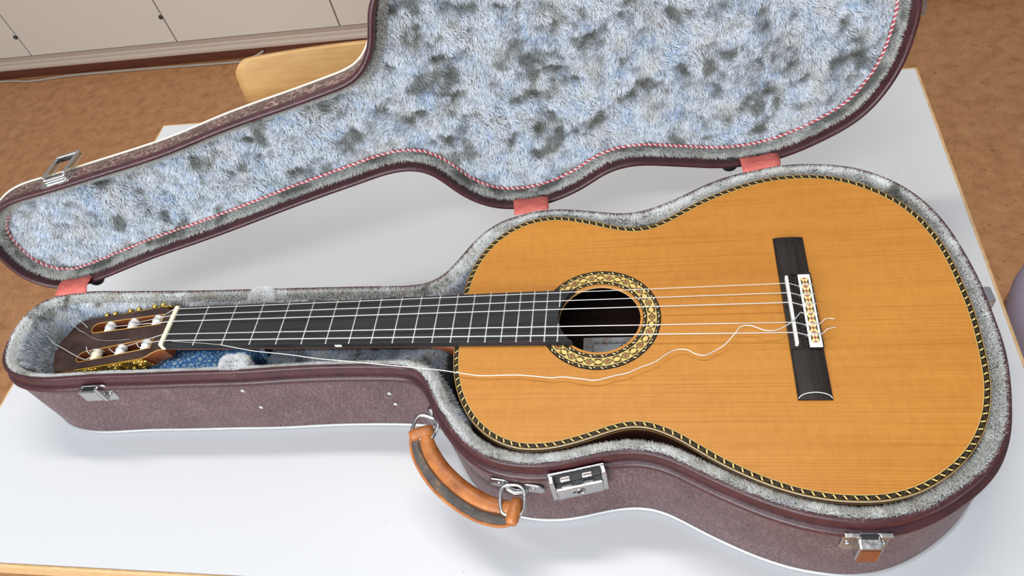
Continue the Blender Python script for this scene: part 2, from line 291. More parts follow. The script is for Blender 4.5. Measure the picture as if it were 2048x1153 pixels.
m_grey = mat('lavender_grey_fabric', lin(140, 132, 148), 0.85, spec=0.2)
m_cable = mat('grey_cable_sheath', lin(150, 138, 126), 0.5)
m_wall = mat('wall_paint', lin(205, 200, 192), 0.7)

def leather(name, base, dark, crack, scale, amount, width):
    M = mat(name, base, 0.42, spec=0.45)
    n, l, b = nodes(M); v = coords(M)
    dn = n.new('ShaderNodeTexNoise'); dn.inputs['Scale'].default_value = scale * 0.5; dn.inputs['Detail'].default_value = 3; l.new(v, dn.inputs['Vector'])
    vv = n.new('ShaderNodeVectorMath'); vv.operation = 'MULTIPLY_ADD'; vv.inputs[1].default_value = (0.012,) * 3
    l.new(dn.outputs['Color'], vv.inputs[0]); l.new(v, vv.inputs[2])
    vo = n.new('ShaderNodeTexVoronoi'); vo.feature = 'DISTANCE_TO_EDGE'; vo.inputs['Scale'].default_value = scale; l.new(vv.outputs[0], vo.inputs['Vector'])
    line = ramp(M, vo.outputs['Distance'], [(0.0, (1, 1, 1, 1)), (width, (0, 0, 0, 1))])
    msk = ramp(M, noise(M, v, scale * 0.35, 4, 0.65), [(0.56 - 0.18 * amount, (0, 0, 0, 1)), (0.70 - 0.18 * amount, (amount,) * 3 + (1,))])
    fac = math_(M, 'MULTIPLY', line, msk)
    tone = ramp(M, noise(M, v, 22, 5, 0.6), [(0.3, dark), (0.7, base)])
    setc(M, mixc(M, fac, tone, crack))
    g = noise(M, v, 420, 4, 0.6)
    vo2 = n.new('ShaderNodeTexVoronoi'); vo2.feature = 'DISTANCE_TO_EDGE'; vo2.inputs['Scale'].default_value = scale * 1.1; l.new(vv.outputs[0], vo2.inputs['Vector'])
    cr = ramp(M, vo2.outputs['Distance'], [(0.0, (0, 0, 0, 1)), (0.16, (1, 1, 1, 1))])
    h = math_(M, 'ADD', math_(M, 'MULTIPLY', g, 0.55), math_(M, 'MULTIPLY', cr, 0.5))
    bump(M, h, 0.8, 0.0024); return M
m_leath = leather('maroon_leatherette', lin(106, 78, 77), lin(90, 64, 64), lin(150, 128, 122), 150, 0.45, 0.08)
m_lidl = leather('cracked_maroon_leatherette', lin(100, 68, 64), lin(84, 54, 52), lin(186, 158, 146), 120, 1.0, 0.085)
m_rim = mat('smooth_maroon_leatherette', lin(84, 44, 46), 0.36)
v = coords(m_rim); setc(m_rim, ramp(m_rim, noise(m_rim, v, 60, 5, 0.65), [(0.3, lin(52, 24, 28)), (0.66, lin(74, 36, 39)), (0.84, lin(108, 74, 70))]))
bump(m_rim, noise(m_rim, v, 260, 3), 0.35, 0.0008)
m_chrome = mat('worn_chrome', lin(186, 185, 184), 0.18, metal=1.0)
m_plaque = mat('brown_plaque', lin(118, 62, 30), 0.35)
v = coords(m_chrome); n_, l_, b_ = nodes(m_chrome)
l_.new(ramp(m_chrome, noise(m_chrome, v, 180, 4), [(0.3, (0.10,) * 3 + (1,)), (0.75, (0.34,) * 3 + (1,))]), b_.inputs['Roughness'])
m_pipe = mat('silver_piping', lin(196, 196, 194), 0.35, metal=0.6)
m_cream = mat('cream_piping', lin(222, 216, 196), 0.35)
m_black = mat('black_plastic', lin(18, 18, 18), 0.5)
m_rib = mat('coral_ribbon', lin(216, 112, 102), 0.55)
v = coords(m_rib, (1, 6, 6)); setc(m_rib, ramp(m_rib, noise(m_rib, v, 60, 3), [(0.3, lin(186, 84, 76)), (0.7, lin(212, 112, 100))]))
m_rope_r = mat('red_cord', lin(186, 58, 72), 0.6); m_rope_w = mat('white_cord', lin(236, 208, 206), 0.6)
m_cognac = mat('cognac_leather', lin(186, 108, 48), 0.42)
v = coords(m_cognac); setc(m_cognac, ramp(m_cognac, noise(m_cognac, v, 55, 5, 0.6), [(0.3, lin(138, 76, 34)), (0.6, lin(182, 110, 52)), (0.8, lin(200, 132, 68))])); bump(m_cognac, noise(m_cognac, v, 240, 4), 0.4, 0.001)
m_worn = mat('worn_dark_leather', lin(84, 74, 66), 0.6)
v = coords(m_worn); setc(m_worn, ramp(m_worn, noise(m_worn, v, 75, 6, 0.7), [(0.30, lin(46, 42, 42)), (0.55, lin(80, 72, 66)), (0.72, lin(150, 100, 58))])); bump(m_worn, noise(m_worn, v, 300, 4), 0.5, 0.001)
m_thread = mat('brown_thread', lin(92, 58, 34), 0.7)

m_pile = bpy.data.materials.new('plush_pile'); m_pile.use_nodes = True
n_, l_, b_ = nodes(m_pile); at_ = n_.new('ShaderNodeVertexColor'); at_.layer_name = 'pile'
l_.new(at_.outputs['Color'], b_.inputs['Base Color']); b_.inputs['Roughness'].default_value = 0.55
b_.inputs['Specular IOR Level'].default_value = 0.35; b_.inputs['Sheen Weight'].default_value = 0.25
tr_ = n_.new('ShaderNodeBsdfTranslucent'); mx_ = n_.new('ShaderNodeMixShader'); mx_.inputs[0].default_value = 0.38
l_.new(at_.outputs['Color'], tr_.inputs['Color']); l_.new(b_.outputs[0], mx_.inputs[1]); l_.new(tr_.outputs[0], mx_.inputs[2]); l_.new(mx_.outputs[0], n_['Material Output'].inputs['Surface'])
m_back = mat('plush_backing', lin(120, 122, 122), 0.9, spec=0.1)

m_cedar = mat('cedar_top', lin(214, 150, 62), 0.42, spec=0.28, coat=0.06)
v1 = coords(m_cedar, (1.2, 1, 1)); n_, l_, b_ = nodes(m_cedar)
broad = ramp(m_cedar, noise(m_cedar, coords(m_cedar, (1.5, 9, 1)), 3.0, 4, 0.6), [(0.3, lin(190, 124, 46)), (0.72, lin(200, 136, 55))])
fine = ramp(m_cedar, noise(m_cedar, coords(m_cedar, (3, 760, 1)), 1.0, 4, 0.7), [(0.30, (0.78, 0.71, 0.62, 1)), (0.52, (1, 1, 1, 1)), (0.75, (1.0, 1.0, 0.98, 1))])
silk = ramp(m_cedar, noise(m_cedar, coords(m_cedar, (150, 60, 1)), 1.0, 3, 0.6), [(0.35, (0.94, 0.92, 0.88, 1)), (0.6, (1, 1, 1, 1))])
streak = ramp(m_cedar, noise(m_cedar, coords(m_cedar, (2.2, 150, 1)), 1.0, 3, 0.55), [(0.20, (0.88, 0.82, 0.74, 1)), (0.29, (1, 1, 1, 1))])
setc(m_cedar, mixc(m_cedar, 1.0, mixc(m_cedar, 1.0, mixc(m_cedar, 1.0, broad, fine, 'MULTIPLY'), silk, 'MULTIPLY'), streak, 'MULTIPLY'))
m_cedar_edge = mat('cedar_end_grain', lin(222, 170, 110), 0.5)
m_rose = mat('rosewood', lin(52, 28, 22), 0.28, coat=0.5)
setc(m_rose, ramp(m_rose, noise(m_rose, coords(m_rose, (2, 60, 60)), 1.0, 5, 0.6), [(0.3, lin(30, 16, 14)), (0.7, lin(74, 40, 28))]))
m_rose_in = mat('rosewood_inside', lin(30, 18, 16), 0.6)
setc(m_rose_in, ramp(m_rose_in, noise(m_rose_in, coords(m_rose_in, (4, 90, 4)), 1.0, 5, 0.6), [(0.3, lin(24, 15, 14)), (0.7, lin(58, 34, 28))]))
m_maho = mat('mahogany', lin(134, 72, 40), 0.35, coat=0.3)
setc(m_maho, ramp(m_maho, noise(m_maho, coords(m_maho, (4, 80, 80)), 1.0, 5, 0.6), [(0.3, lin(108, 54, 28)), (0.7, lin(150, 84, 48))]))
m_head = mat('head_veneer', lin(62, 46, 42), 0.5, spec=0.2)
setc(m_head, ramp(m_head, noise(m_head, coords(m_head, (30, 60, 30)), 1.0, 5, 0.65), [(0.3, lin(42, 28, 26)), (0.7, lin(78, 58, 50))]))
m_ebony = mat('ebony', lin(40, 39, 40), 0.5, spec=0.22)
setc(m_ebony, ramp(m_ebony, noise(m_ebony, coords(m_ebony, (8, 260, 8)), 1.0, 4, 0.6), [(0.3, lin(30, 29, 30)), (0.7, lin(52, 51, 52))]))
m_bridge = mat('bridge_ebony', lin(30, 26, 25), 0.45, spec=0.22)
setc(m_bridge, ramp(m_bridge, noise(m_bridge, coords(m_bridge, (260, 12, 8)), 1.0, 5, 0.65), [(0.3, lin(22, 19, 18)), (0.72, lin(52, 44, 40))]))
m_fret = mat('nickel_fret', lin(196, 194, 190), 0.4, metal=0.35)
m_bone = mat('bone', lin(238, 228, 196), 0.4)
m_ivory = mat('white_plastic', lin(240, 240, 236), 0.35)
m_string = mat('clear_nylon', lin(205, 202, 196), 0.28, spec=0.7)
m_wound = mat('silver_wound_string', lin(222, 220, 216), 0.3, metal=0.45)
m_gold = mat('gilt_brass', lin(222, 188, 96), 0.24, metal=1.0)
m_inl_b = mat('inlay_black', lin(28, 24, 20), 0.5, spec=0.15); m_inl_g = mat('inlay_gold', lin(224, 190, 112), 0.4, spec=0.25)
m_inl_c = mat('inlay_cream', lin(236, 214, 150), 0.4, spec=0.25); m_inl_r = mat('inlay_red', lin(158, 74, 44), 0.35)
m_inl_k = mat('inlay_bronze', lin(104, 84, 46), 0.5, spec=0.15)
m_goldline = mat('gold_line', lin(206, 156, 72), 0.4)
m_white_line = mat('white_purfling', lin(226, 214, 184), 0.3)
m_paper = mat('aged_paper', lin(196, 198, 200), 0.8)
setc(m_paper, ramp(m_paper, noise(m_paper, coords(m_paper), 70, 4), [(0.32, lin(214, 190, 168)), (0.5, lin(236, 240, 242)), (0.7, lin(246, 250, 252))]))
m_ink = mat('printing_ink', lin(44, 40, 40), 0.8)
m_cloth = mat('blue_cloth', lin(88, 140, 190), 0.8)
n_, l_, b_ = nodes(m_cloth); v = coords(m_cloth, (1, 1, 1))
vo_ = n_.new('ShaderNodeTexVoronoi'); vo_.feature = 'DISTANCE_TO_EDGE'; vo_.inputs['Scale'].default_value = 190; l_.new(v, vo_.inputs['Vector'])
setc(m_cloth, ramp(m_cloth, vo_.outputs['Distance'], [(0.05, lin(58, 124, 200)), (0.13, lin(120, 182, 232)), (0.24, lin(206, 232, 248))]))
# ------------------------------------------------------------------ the room
F0 = 0.0
struct(add('floor', [(-4, -3.6, 0), (4, -3.6, 0), (4, 3.2, 0), (-4, 3.2, 0)], [(0, 1, 2, 3)], m_floor))
ca = math.atan2(-0.0297, 1.5404)
CM = Matrix.Translation((-2.0204, 1.8608, 0)) @ Matrix.Rotation(ca, 4, 'Z')     # x runs along the cabinet fronts, y into the wall
def cbox(name, x0, x1, y0, y1, z0, z1, m_, parent=None, bev=0.0):
    V, F = box(((x0 + x1) / 2, (y0 + y1) / 2, (z0 + z1) / 2), (x1 - x0, y1 - y0, z1 - z0), bev)
    return add(name, V, F, m_, parent, matrix=CM if parent is None else None)
struct(cbox('wall_far', -1.6, 5.2, 0.62, 0.72, 0.0, 2.7, m_wall))
struct(cbox('baseboard_far', -1.6, 5.2, 0.0, 0.02, 0.0, 0.036, m_kick))
# beige bottom rail with a rounded nose under the doors
prof = [(0.06, 0.0362), (-0.001, 0.0362), (-0.005, 0.041), (-0.005, 0.050), (0.0, 0.058), (0.010, 0.061), (0.013, 0.066), (0.006, 0.084), (0.06, 0.084)]
rr = [[(x, y, z) for (y, z) in prof] for x in (-1.6, 5.2)]
V, F = loft(rr, True, False, True)
struct(add('trim_1', V, F, m_rail, smooth=False, matrix=CM))
seams = [-1.06, -0.427, 0.209, 0.840, 1.483, 2.12]
clab = ['off-white cabinet furthest left, only its lower right corner in view', 'off-white cabinet door at the far left edge beneath the small dark bumper',
        'off-white cabinet with full panel between the two seams left of the chair', 'off-white cabinet directly behind the plywood chair back',
        'off-white cabinet partly hidden by the raised case lid']
for i in range(5):
    x0, x1 = seams[i], seams[i + 1]
    r = thing('cabinet', clab[i], 'cabinet', (0, 0, 0), 'row of off-white wall cabinets')
    r.matrix_world = CM @ Matrix.Translation(((x0 + x1) / 2, 0, 0.084)); w = (x1 - x0) / 2
    V, F = box((0, 0.32, 0.47), (2 * w - 0.001, 0.58, 0.94)); add('body', V, F, m_cab, r)
    V, F = box((0, 0.02, 0.47), (2 * w - 0.005, 0.02, 0.936), 0.0012, 1); dr = add('door', V, F, m_cab, r)
    if i in (1, 2):
        V, F = ball((w - 0.006, 0.008, 0.085 if i == 1 else 0.105), 0.008, (1, 0.6, 1)); add('bumper', V, F, m_dark, dr, True)

pts = [(-3.2, 1.86, .005), (-2.6, 1.855, .005), (-2.005, 1.840, .005), (-1.855, 1.823, .005), (-1.66, 1.834, .005), (-1.33, 1.826, .005), (-0.97, 1.812, .005), (-0.93, 1.817, .007), (-0.885, 1.822, .016), (-0.85, 1.826, .030)]
P = spline(pts, 90)
V, F = tube(P, 0.0045, 8)
o = add('cable', V, F, m_cable, smooth=True); o['label'] = 'thin grey cable lying on the floor along the cabinet base'; o['category'] = 'cable'

# plywood chair behind the table
ch = thing('plywood_chair', 'light plywood chair whose back shows behind the far table edge', 'chair', (0.01, 0.60, 0))
ch.rotation_euler = (0, 0, 0.03)
def curved_panel(w, z0, z1, y, depth, thick, rad, lean):
    nx, nz = 24, 30; V = []; F = []
    for side in (0, 1):
        for j in range(nz + 1):
            for i in range(nx + 1):
                a = -1 + 2 * i / nx; b = 0.5 - 0.5 * math.cos(math.pi * j / nz); z = z0 + (z1 - z0) * b
                # rounded corners: squeeze the width near the top and bottom
                e = min(z - z0, z1 - z); ww = w / 2
                if e < rad: ww -= rad - math.sqrt(max(0, rad * rad - (rad - e) ** 2))
                x = a * ww; yy = y + depth * (1 - (x / (w / 2)) ** 2) + lean * (z - z0) + (thick if side else 0)
                V.append((x, yy, z))
    k = (nx + 1) * (nz + 1)
    for j in range(nz):
        for i in range(nx):
            q = j * (nx + 1) + i; F.append((q, q + 1, q + nx + 2, q + nx + 1)); F.append((k + q + nx + 1, k + q + nx + 2, k + q + 1, k + q))
    rim = [i for i in range(nx + 1)] + [(j + 1) * (nx + 1) - 1 for j in range(1, nz + 1)] + [nz * (nx + 1) + i for i in range(nx - 1, -1, -1)] + [j * (nx + 1) for j in range(nz - 1, 0, -1)]
    for a, b in zip(rim, rim[1:] + rim[:1]): F.append((b, a, a + k, b + k))
    return V, F
V, F = curved_panel(0.40, 0.56, 0.764, 0.0, 0.014, 0.010, 0.03, 0.16); add('backrest', V, F, m_birch, ch, True)
V, F = box((0, -0.22, 0.445), (0.40, 0.40, 0.012), 0.005); add('seat', V, F, m_birch, ch)
for sx in (-1, 1):
    V, F = tube([(sx * 0.16, 0.035, 0.62), (sx * 0.17, 0.01, 0.44), (sx * 0.18, 0.06, 0.0)], 0.010, 8); add('leg', V, F, m_chrome, ch, True)
    V, F = tube([(sx * 0.17, -0.38, 0.438), (sx * 0.18, -0.40, 0.0)], 0.010, 8); add('leg', V, F, m_chrome, ch, True)

# grey chair beside the right end of the table
gc = thing('grey_chair', 'lavender-grey rounded seat showing past the right end of the table', 'chair', (1.265, 0.19, 0))
def rounded_slab(w, d, r, z0, z1):
    L = []
    for cx, cy, a0 in ((w / 2 - r, d / 2 - r, 0), (-w / 2 + r, d / 2 - r, 90), (-w / 2 + r, -d / 2 + r, 180), (w / 2 - r, -d / 2 + r, 270)):
        for k in range(9):
            a = math.radians(a0 + k * 90 / 8); L.append((cx + r * math.cos(a), cy + r * math.sin(a)))
    L = np.array(L); rings = [ring3(off(L, -0.012), z0), ring3(off(L, -0.003), z0 + 0.004), ring3(L, z0 + 0.02), ring3(L, z1 - 0.02), ring3(off(L, -0.004), z1 - 0.006), ring3(off(L, -0.014), z1)]
    return loft(rings, True, False, True)
V, F = rounded_slab(0.46, 0.44, 0.16, 0.42, 0.48); add('seat', V, F, m_grey, gc, True)
V, F = curved_panel(0.42, 0.58, 0.86, 0, 0.02, 0.03, 0.06, 0.1)
add('backrest', V, F, m_grey, gc, True, matrix=Matrix.Translation((0.20, 0, 0)) @ Matrix.Rotation(-math.pi / 2, 4, 'Z'))
for sx in (-1, 1):
    for sy in (-1, 1):
        top = 0.80 if sx == 1 else 0.43
        V, F = tube([(sx * 0.19, sy * 0.15, top), (sx * 0.185, sy * 0.15, 0.42), (sx * 0.20, sy * 0.18, 0.0)], 0.011, 8); add('leg', V, F, m_chrome, gc, True)

# ------------------------------------------------------------------ table
tb = thing('table', 'white laminate table with a thin wooden edge under the guitar case', 'table', (-0.30795, 0.52912, 0))
tb.rotation_euler = (0, 0, -0.010853)
TL, TW, TH = 1.21185, 0.75636, 0.026
e = 0.0042
V, F = box((TL / 2, -TW / 2, ZT - TH / 2), (TL - 2 * e, TW - 2 * e, TH)); add('table_top', V, F, m_white, tb)
for (a, b, c, d_) in ((0, TL, -e, 0), (0, TL, -TW, -TW + e), (0, e, -TW + e, -e), (TL - e, TL, -TW + e, -e)):
    V, F = box(((a + b) / 2, (c + d_) / 2, ZT - TH / 2 - 0.0004), (b - a, d_ - c, TH + 0.0004), 0.0018, 2); add('edge_band', V, F, m_edge, tb)
for x in (0.07, TL - 0.07):
    for y in (-0.07, -TW + 0.07):
        V, F = tube([(x, y, ZT - TH), (x, y, 0)], 0.02, 14); add('leg', V, F, m_grey, tb, True)
for y in (-0.07, -TW + 0.07):
    V, F = box((TL / 2, y, ZT - TH - 0.025), (TL - 0.18, 0.025, 0.05)); add('apron', V, F, m_grey, tb)

# ------------------------------------------------------------------ guitar case
case = thing('guitar_case', 'open maroon guitar case lined with grey-blue plush on the white table', 'guitar case', (0, 0, ZT))
CO = cr_closed(np.array(CASE_MM) / 1000, 540)          # outer edge of the standing tongue at the rim
ZR = 0.120
def cring(o, z): return ring3(off(CO, o), z)
W_O = 0.0022
V, F = loft([cring(W_O - 0.006, 0.0006), cring(W_O - 0.001, 0.001), cring(W_O, 0.004), cring(W_O, 0.05), cring(W_O, 0.0975)], True)
F = F + [tuple(range(len(CO)))[::-1]]
base = add('base', V, F, m_leath, case, True)
V, F = loft([cring(W_O - 0.001, 0.096), cring(W_O + 0.0016, 0.0975), cring(W_O + 0.0026, 0.1005), cring(W_O + 0.0022, 0.1035), cring(W_O, 0.1056), cring(-0.001, 0.1062)], True)
add('bead_welt', V, F, m_rim, base, True)
V, F = loft([cring(0, 0.1055), cring(0, 0.118), cring(-0.0008, 0.1196), cring(-0.0024, 0.1203), cring(-0.0042, 0.1196), cring(-0.005, 0.116)], True)
add('rim', V, F, m_rim, base, True)
V, F = tube(cring(W_O + 0.0004, 0.0042), 0.0021, 8, True); add('piping', V, F, m_pipe, base, True)
V, F = tube(cring(W_O - 0.0006, 0.0012), 0.0012, 6, True); add('bottom_edge', V, F, m_black, base, True)
LP = [(-0.0045, 0.1130), (-0.007, 0.1142), (-0.0105, 0.1130), (-0.0135, 0.108), (-0.0145, 0.10), (-0.015, 0.06), (-0.015, 0.022)]
V, F = loft([cring(a, z) for a, z in LP][::-1], True); F = F + [tuple(range(len(CO)))]
add('lining_backing', V, F, m_back, base, True)

# --- plush of the base
CN = normals2(CO)
def loop_pts(t, o):
    n = len(CO); f = t * n; i = f.astype(int) % n; u = (f - np.floor(f))[:, None]
    p = CO[i] * (1 - u) + CO[(i + 1) % n] * u; nn = CN[i] * (1 - u) + CN[(i + 1) % n] * u
    nn /= np.linalg.norm(nn, axis=1)[:, None]; return p + nn * np.asarray(o)[:, None], nn
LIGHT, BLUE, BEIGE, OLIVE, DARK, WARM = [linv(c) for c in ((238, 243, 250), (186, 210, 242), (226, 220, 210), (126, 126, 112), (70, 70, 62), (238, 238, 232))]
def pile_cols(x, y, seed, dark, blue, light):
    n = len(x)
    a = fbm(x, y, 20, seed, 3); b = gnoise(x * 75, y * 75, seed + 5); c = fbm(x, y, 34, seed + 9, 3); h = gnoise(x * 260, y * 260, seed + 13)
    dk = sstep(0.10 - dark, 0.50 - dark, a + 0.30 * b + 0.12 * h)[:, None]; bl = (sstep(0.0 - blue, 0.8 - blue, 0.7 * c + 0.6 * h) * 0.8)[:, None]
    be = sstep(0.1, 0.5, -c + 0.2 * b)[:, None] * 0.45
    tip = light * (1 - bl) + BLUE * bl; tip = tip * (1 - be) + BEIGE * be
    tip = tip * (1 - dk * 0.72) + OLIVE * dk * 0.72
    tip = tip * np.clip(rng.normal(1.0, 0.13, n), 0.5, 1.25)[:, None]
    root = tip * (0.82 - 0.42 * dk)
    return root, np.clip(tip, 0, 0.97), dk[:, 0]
n = 120000
t = rng.random(n); vv = rng.random(n)
o_ = -0.0042 - vv * 0.0098; z_ = 0.1178 - np.maximum(0, vv - 0.35) * 0.010
pn_ = loop_pts(t, o_)[0]; nr = sstep(0.01, -0.04, pn_[:, 1]) * sstep(0.30, 0.24, pn_[:, 0])      # the pile lies flatter along the near side of the neck
o_ = o_ + nr * vv * 0.0022; z_ = z_ - nr * (0.0006 + vv * 0.0016)
p2, nn = loop_pts(t, o_)
tilt = (vv - 0.30) * 1.6
N = np.c_[-nn * np.sin(tilt)[:, None], np.cos(tilt)]
fl = fbm(p2[:, 0], p2[:, 1], 40, 3, 2) * 2.4
T = np.c_[-nn * np.sin(fl)[:, None] + np.c_[nn[:, 1], -nn[:, 0]] * np.cos(fl)[:, None], np.zeros(n)]
cr_, ct_, dk = pile_cols(p2[:, 0], p2[:, 1], 31, -0.36 + 0.20 * (p2[:, 1] > 0.02), -0.45, linv((250, 250, 246))); cr_ = 0.2 * cr_ + 0.8 * ct_
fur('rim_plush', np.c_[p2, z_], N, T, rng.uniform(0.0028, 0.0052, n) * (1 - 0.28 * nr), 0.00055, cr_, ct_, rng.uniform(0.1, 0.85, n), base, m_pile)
# plush on the inner walls of the neck and shoulder compartment
n = 80000
t = rng.random(n * 3); p2, nn = loop_pts(t, np.full(len(t), -0.0145)); k = np.where(p2[:, 0] < 0.345)[0][:n]; p2, nn = p2[k], nn[k]; n = len(k)
z_ = 0.028 + (0.116 - 0.028) * rng.random(n) ** 0.8; z_ = np.where((p2[:, 1] < -0.030) & (p2[:, 0] < 0.27) & (p2[:, 0] > -0.165), np.minimum(z_, 0.028 + 0.068 * rng.random(n)), z_)
N = np.c_[-nn, np.zeros(n)]; fl = fbm(p2[:, 0] * 1.0, z_, 30, 8, 2) * 2.2
T = np.c_[np.c_[nn[:, 1], -nn[:, 0]] * np.sin(fl)[:, None], -np.cos(fl)]
arc = t[k] * 2.4
cr_, ct_, dk = pile_cols(arc, z_, 71, 0.02, -0.05, LIGHT * 0.92)
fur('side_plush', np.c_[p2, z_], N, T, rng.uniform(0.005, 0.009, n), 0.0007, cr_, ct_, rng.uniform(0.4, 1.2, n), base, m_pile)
n = 34000
q = np.c_[rng.uniform(-0.22, 0.335, n * 2), rng.uniform(-0.15, 0.15, n * 2)]; q = q[inside(q, off(CO, -0.016)[::3])][:n]; n = len(q)
fl = fbm(q[:, 0], q[:, 1], 25, 9, 2) * 3
cr_, ct_, dk = pile_cols(q[:, 0], q[:, 1], 91, 0.0, 0.12, LIGHT * 0.9)
fur('floor_plush', np.c_[q, np.full(n, 0.022)], np.tile([0, 0, 1.0], (n, 1)), np.c_[np.cos(fl), np.sin(fl), np.zeros(n)], rng.uniform(0.006, 0.010, n), 0.0008, cr_, ct_, rng.uniform(0.5, 1.2, n), base, m_pile)

# --- plush covered accessory box under the neck and the two neck cradles
V, F = box((0.208, 0.0, 0.0545), (0.205, 0.078, 0.065), 0.008, 3); cmp_ = add('accessory_box', V, F, m_back, case, True)
n = 30000
q = np.c_[rng.uniform(0.106, 0.310, n), rng.uniform(-0.039, 0.039, n)]; fl = fbm(q[:, 0], q[:, 1], 30, 19, 2) * 3
cr_, ct_, dk = pile_cols(q[:, 0], q[:, 1], 121, -0.12, 0.1, LIGHT)
fur('box_plush', np.c_[q, np.full(n, 0.0865)], np.tile([0, 0, 1.0], (n, 1)), np.c_[np.cos(fl), np.sin(fl), np.zeros(n)], rng.uniform(0.004, 0.007, n), 0.0007, cr_, ct_, rng.uniform(0.5, 1.2, n), cmp_, m_pile)
for (x, y, dy) in ((0.0855, -0.044, -1), (0.0895, 0.0475, 1)):
    V, F = box((x, y, 0.073), (0.026, 0.016, 0.090), 0.006, 3); cr0 = add('neck_cradle', V, F, m_back, case, True)
    n = 7000
    th_ = rng.uniform(0, 2 * math.pi, n); ph = np.arccos(rng.uniform(-0.2, 1, n))
    d3 = np.c_[np.sin(ph) * np.cos(th_), np.sin(ph) * np.sin(th_), np.cos(ph)]
    pp = np.array([x, y, 0.113]) + np.sign(d3) * np.abs(d3) ** 0.6 * [0.0135, 0.0085, 0.007]; pp[:, 2] -= np.maximum(0, 0.2 - d3[:, 2]) * 0.05
    sh = rng.uniform(0.9, 1.05, n)[:, None]; lt = linv((248, 248, 248)) * sh
    fur('cradle_plush', pp, d3, np.c_[-d3[:, 1], d3[:, 0], -0.5 * np.ones(n)], rng.uniform(0.003, 0.0065, n), 0.0006, np.clip(lt * 0.92, 0, 1), np.clip(lt, 0, 1), rng.uniform(0.3, 1.1, n), cr0, m_pile)

# --- blue patterned cloth lying in the case under the nut
nx, ny = 30, 16; V = []
for j in range(ny + 1):
    for i in range(nx + 1):
        x = -0.045 + 0.118 * i / nx; y = -0.046 + 0.062 * j / ny
        z = 0.091 + 0.005 * gnoise(np.array([x * 40]), np.array([y * 40]), 5)[0] + 0.003 * gnoise(np.array([x * 110]), np.array([y * 110]), 6)[0] - 0.02 * (j / ny) ** 2
        V.append((x, y, z))
k0 = len(V); V += [(x, y, z - 0.058) for x, y, z in V]
F = []
for j in range(ny):
    for i in range(nx):
        a = j * (nx + 1) + i; F += [(a, a + 1, a + nx + 2, a + nx + 1), (k0 + a + nx + 1, k0 + a + nx + 2, k0 + a + 1, k0 + a)]
rim_ = list(range(nx + 1)) + [(j + 1) * (nx + 1) - 1 for j in range(1, ny + 1)] + [ny * (nx + 1) + i for i in range(nx - 1, -1, -1)] + [j * (nx + 1) for j in range(ny - 1, 0, -1)]
for a, b in zip(rim_, rim_[1:] + rim_[:1]): F.append((b, a, a + k0, b + k0))
V = [(x - 0.01, y + 0.02, z - 0.03) for x, y, z in V]
cl = add('folded_cloth', V, F, m_cloth, smooth=True); cl.location = (0.01, -0.02, ZT + 0.03)
cl['label'] = 'blue net-patterned cloth folded in the case beneath the guitar nut'; cl['category'] = 'cloth'

# --- lid: local axes = along the hinge line, up the lid, out of the lid towards the viewer
HA, HB, HZ, HT = 0.09947036, 0.17175015, 0.10602664, 1.40781017
u_ = Vector((1, HB, 0)).normalized(); n0_ = Vector((-u_.y, u_.x, 0)); d_l = math.cos(HT) * n0_ + Vector((0, 0, math.sin(HT))); f_l = u_.cross(d_l)
LM = Matrix.Identity(4)
for i in range(3): LM[i][0] = u_[i]; LM[i][1] = d_l[i]; LM[i][2] = f_l[i]
LM[0][3], LM[1][3], LM[2][3] = 0, HA, HZ
LO = cr_closed(np.array(LID_MM) / 1000, 540); LN = normals2(LO); LH = 0.033
def lring(o, h): return ring3(off(LO, o), -h)
V, F = loft([lring(-0.0005, 0.002), lring(0, 0.006), lring(0.0004, LH * 0.5), lring(0, LH - 0.003), lring(-0.001, LH - 0.001), lring(-0.004, LH)][::-1], True)
F = F + [tuple(range(len(LO)))[::-1]]
lid = add('lid', V, F, m_lidl, case, True, matrix=LM)
V, F = loft([lring(-0.0082, 0.0155), lring(-0.0072, 0.0125), lring(-0.0062, 0.0022), lring(-0.0052, 0.0002), lring(-0.0030, -0.0006), lring(-0.0008, 0.0002), lring(0.0006, 0.003), lring(0.0003, 0.0065), lring(-0.0012, 0.0075)][::-1], True)
add('lid_rim', V, F, m_rim, lid, True)
V, F = tube(lring(0.0002, LH - 0.0008), 0.0013, 8, True); add('lid_piping', V, F, m_cream, lid, True)
V, F = tube(lring(-0.0012, LH + 0.0012), 0.0012, 6, True); add('lid_back_edge', V, F, m_black, lid, True)
V, F = loft([lring(-0.0074, 0.0130), lring(-0.0105, 0.0140), lring(-0.0128, 0.018), lring(-0.014, 0.0275), lring(-0.0145, 0.0315)][::-1], True)
F = F + [tuple(range(len(LO)))]
add('lid_backing', V, F, m_back, lid, True)
# panel pile: crushed plush, the ground itself rises and dips
DEN = np.array(DENTS_MM) / 1000
def dents(x, y):
    wx = x + 0.009 * gnoise(x * 42, y * 42, 261) + 0.0045 * gnoise(x * 120, y * 120, 262); wy = y + 0.008 * gnoise(x * 42, y * 42, 263) + 0.004 * gnoise(x * 120, y * 120, 264)
    v = np.zeros(len(x))
    for a, b, ra, rb in DEN:
        ra = max(ra, 0.006); rb = max(rb, 0.005); k = np.abs(wx - a) < 1.9 * ra
        e_ = (wy[k] - b) / rb                                     # the upper lip of each crush is the steeper one
        v[k] = np.maximum(v[k], sstep(1.8, 0.3, np.hypot((wx[k] - a) / ra, e_ * np.where(e_ > 0, 1.25, 0.8))) * (0.72 + 0.28 * np.clip(e_, -1, 1)))
    return v * (0.75 + 0.35 * gnoise(x * 100, y * 100, 267))
def relief(x, y): return 0.0026 * fbm(x, y * 1.3, 30, 201, 4) + 0.0013 * gnoise(x * 85, y * 85, 207) - 0.0048 * dents(x, y)
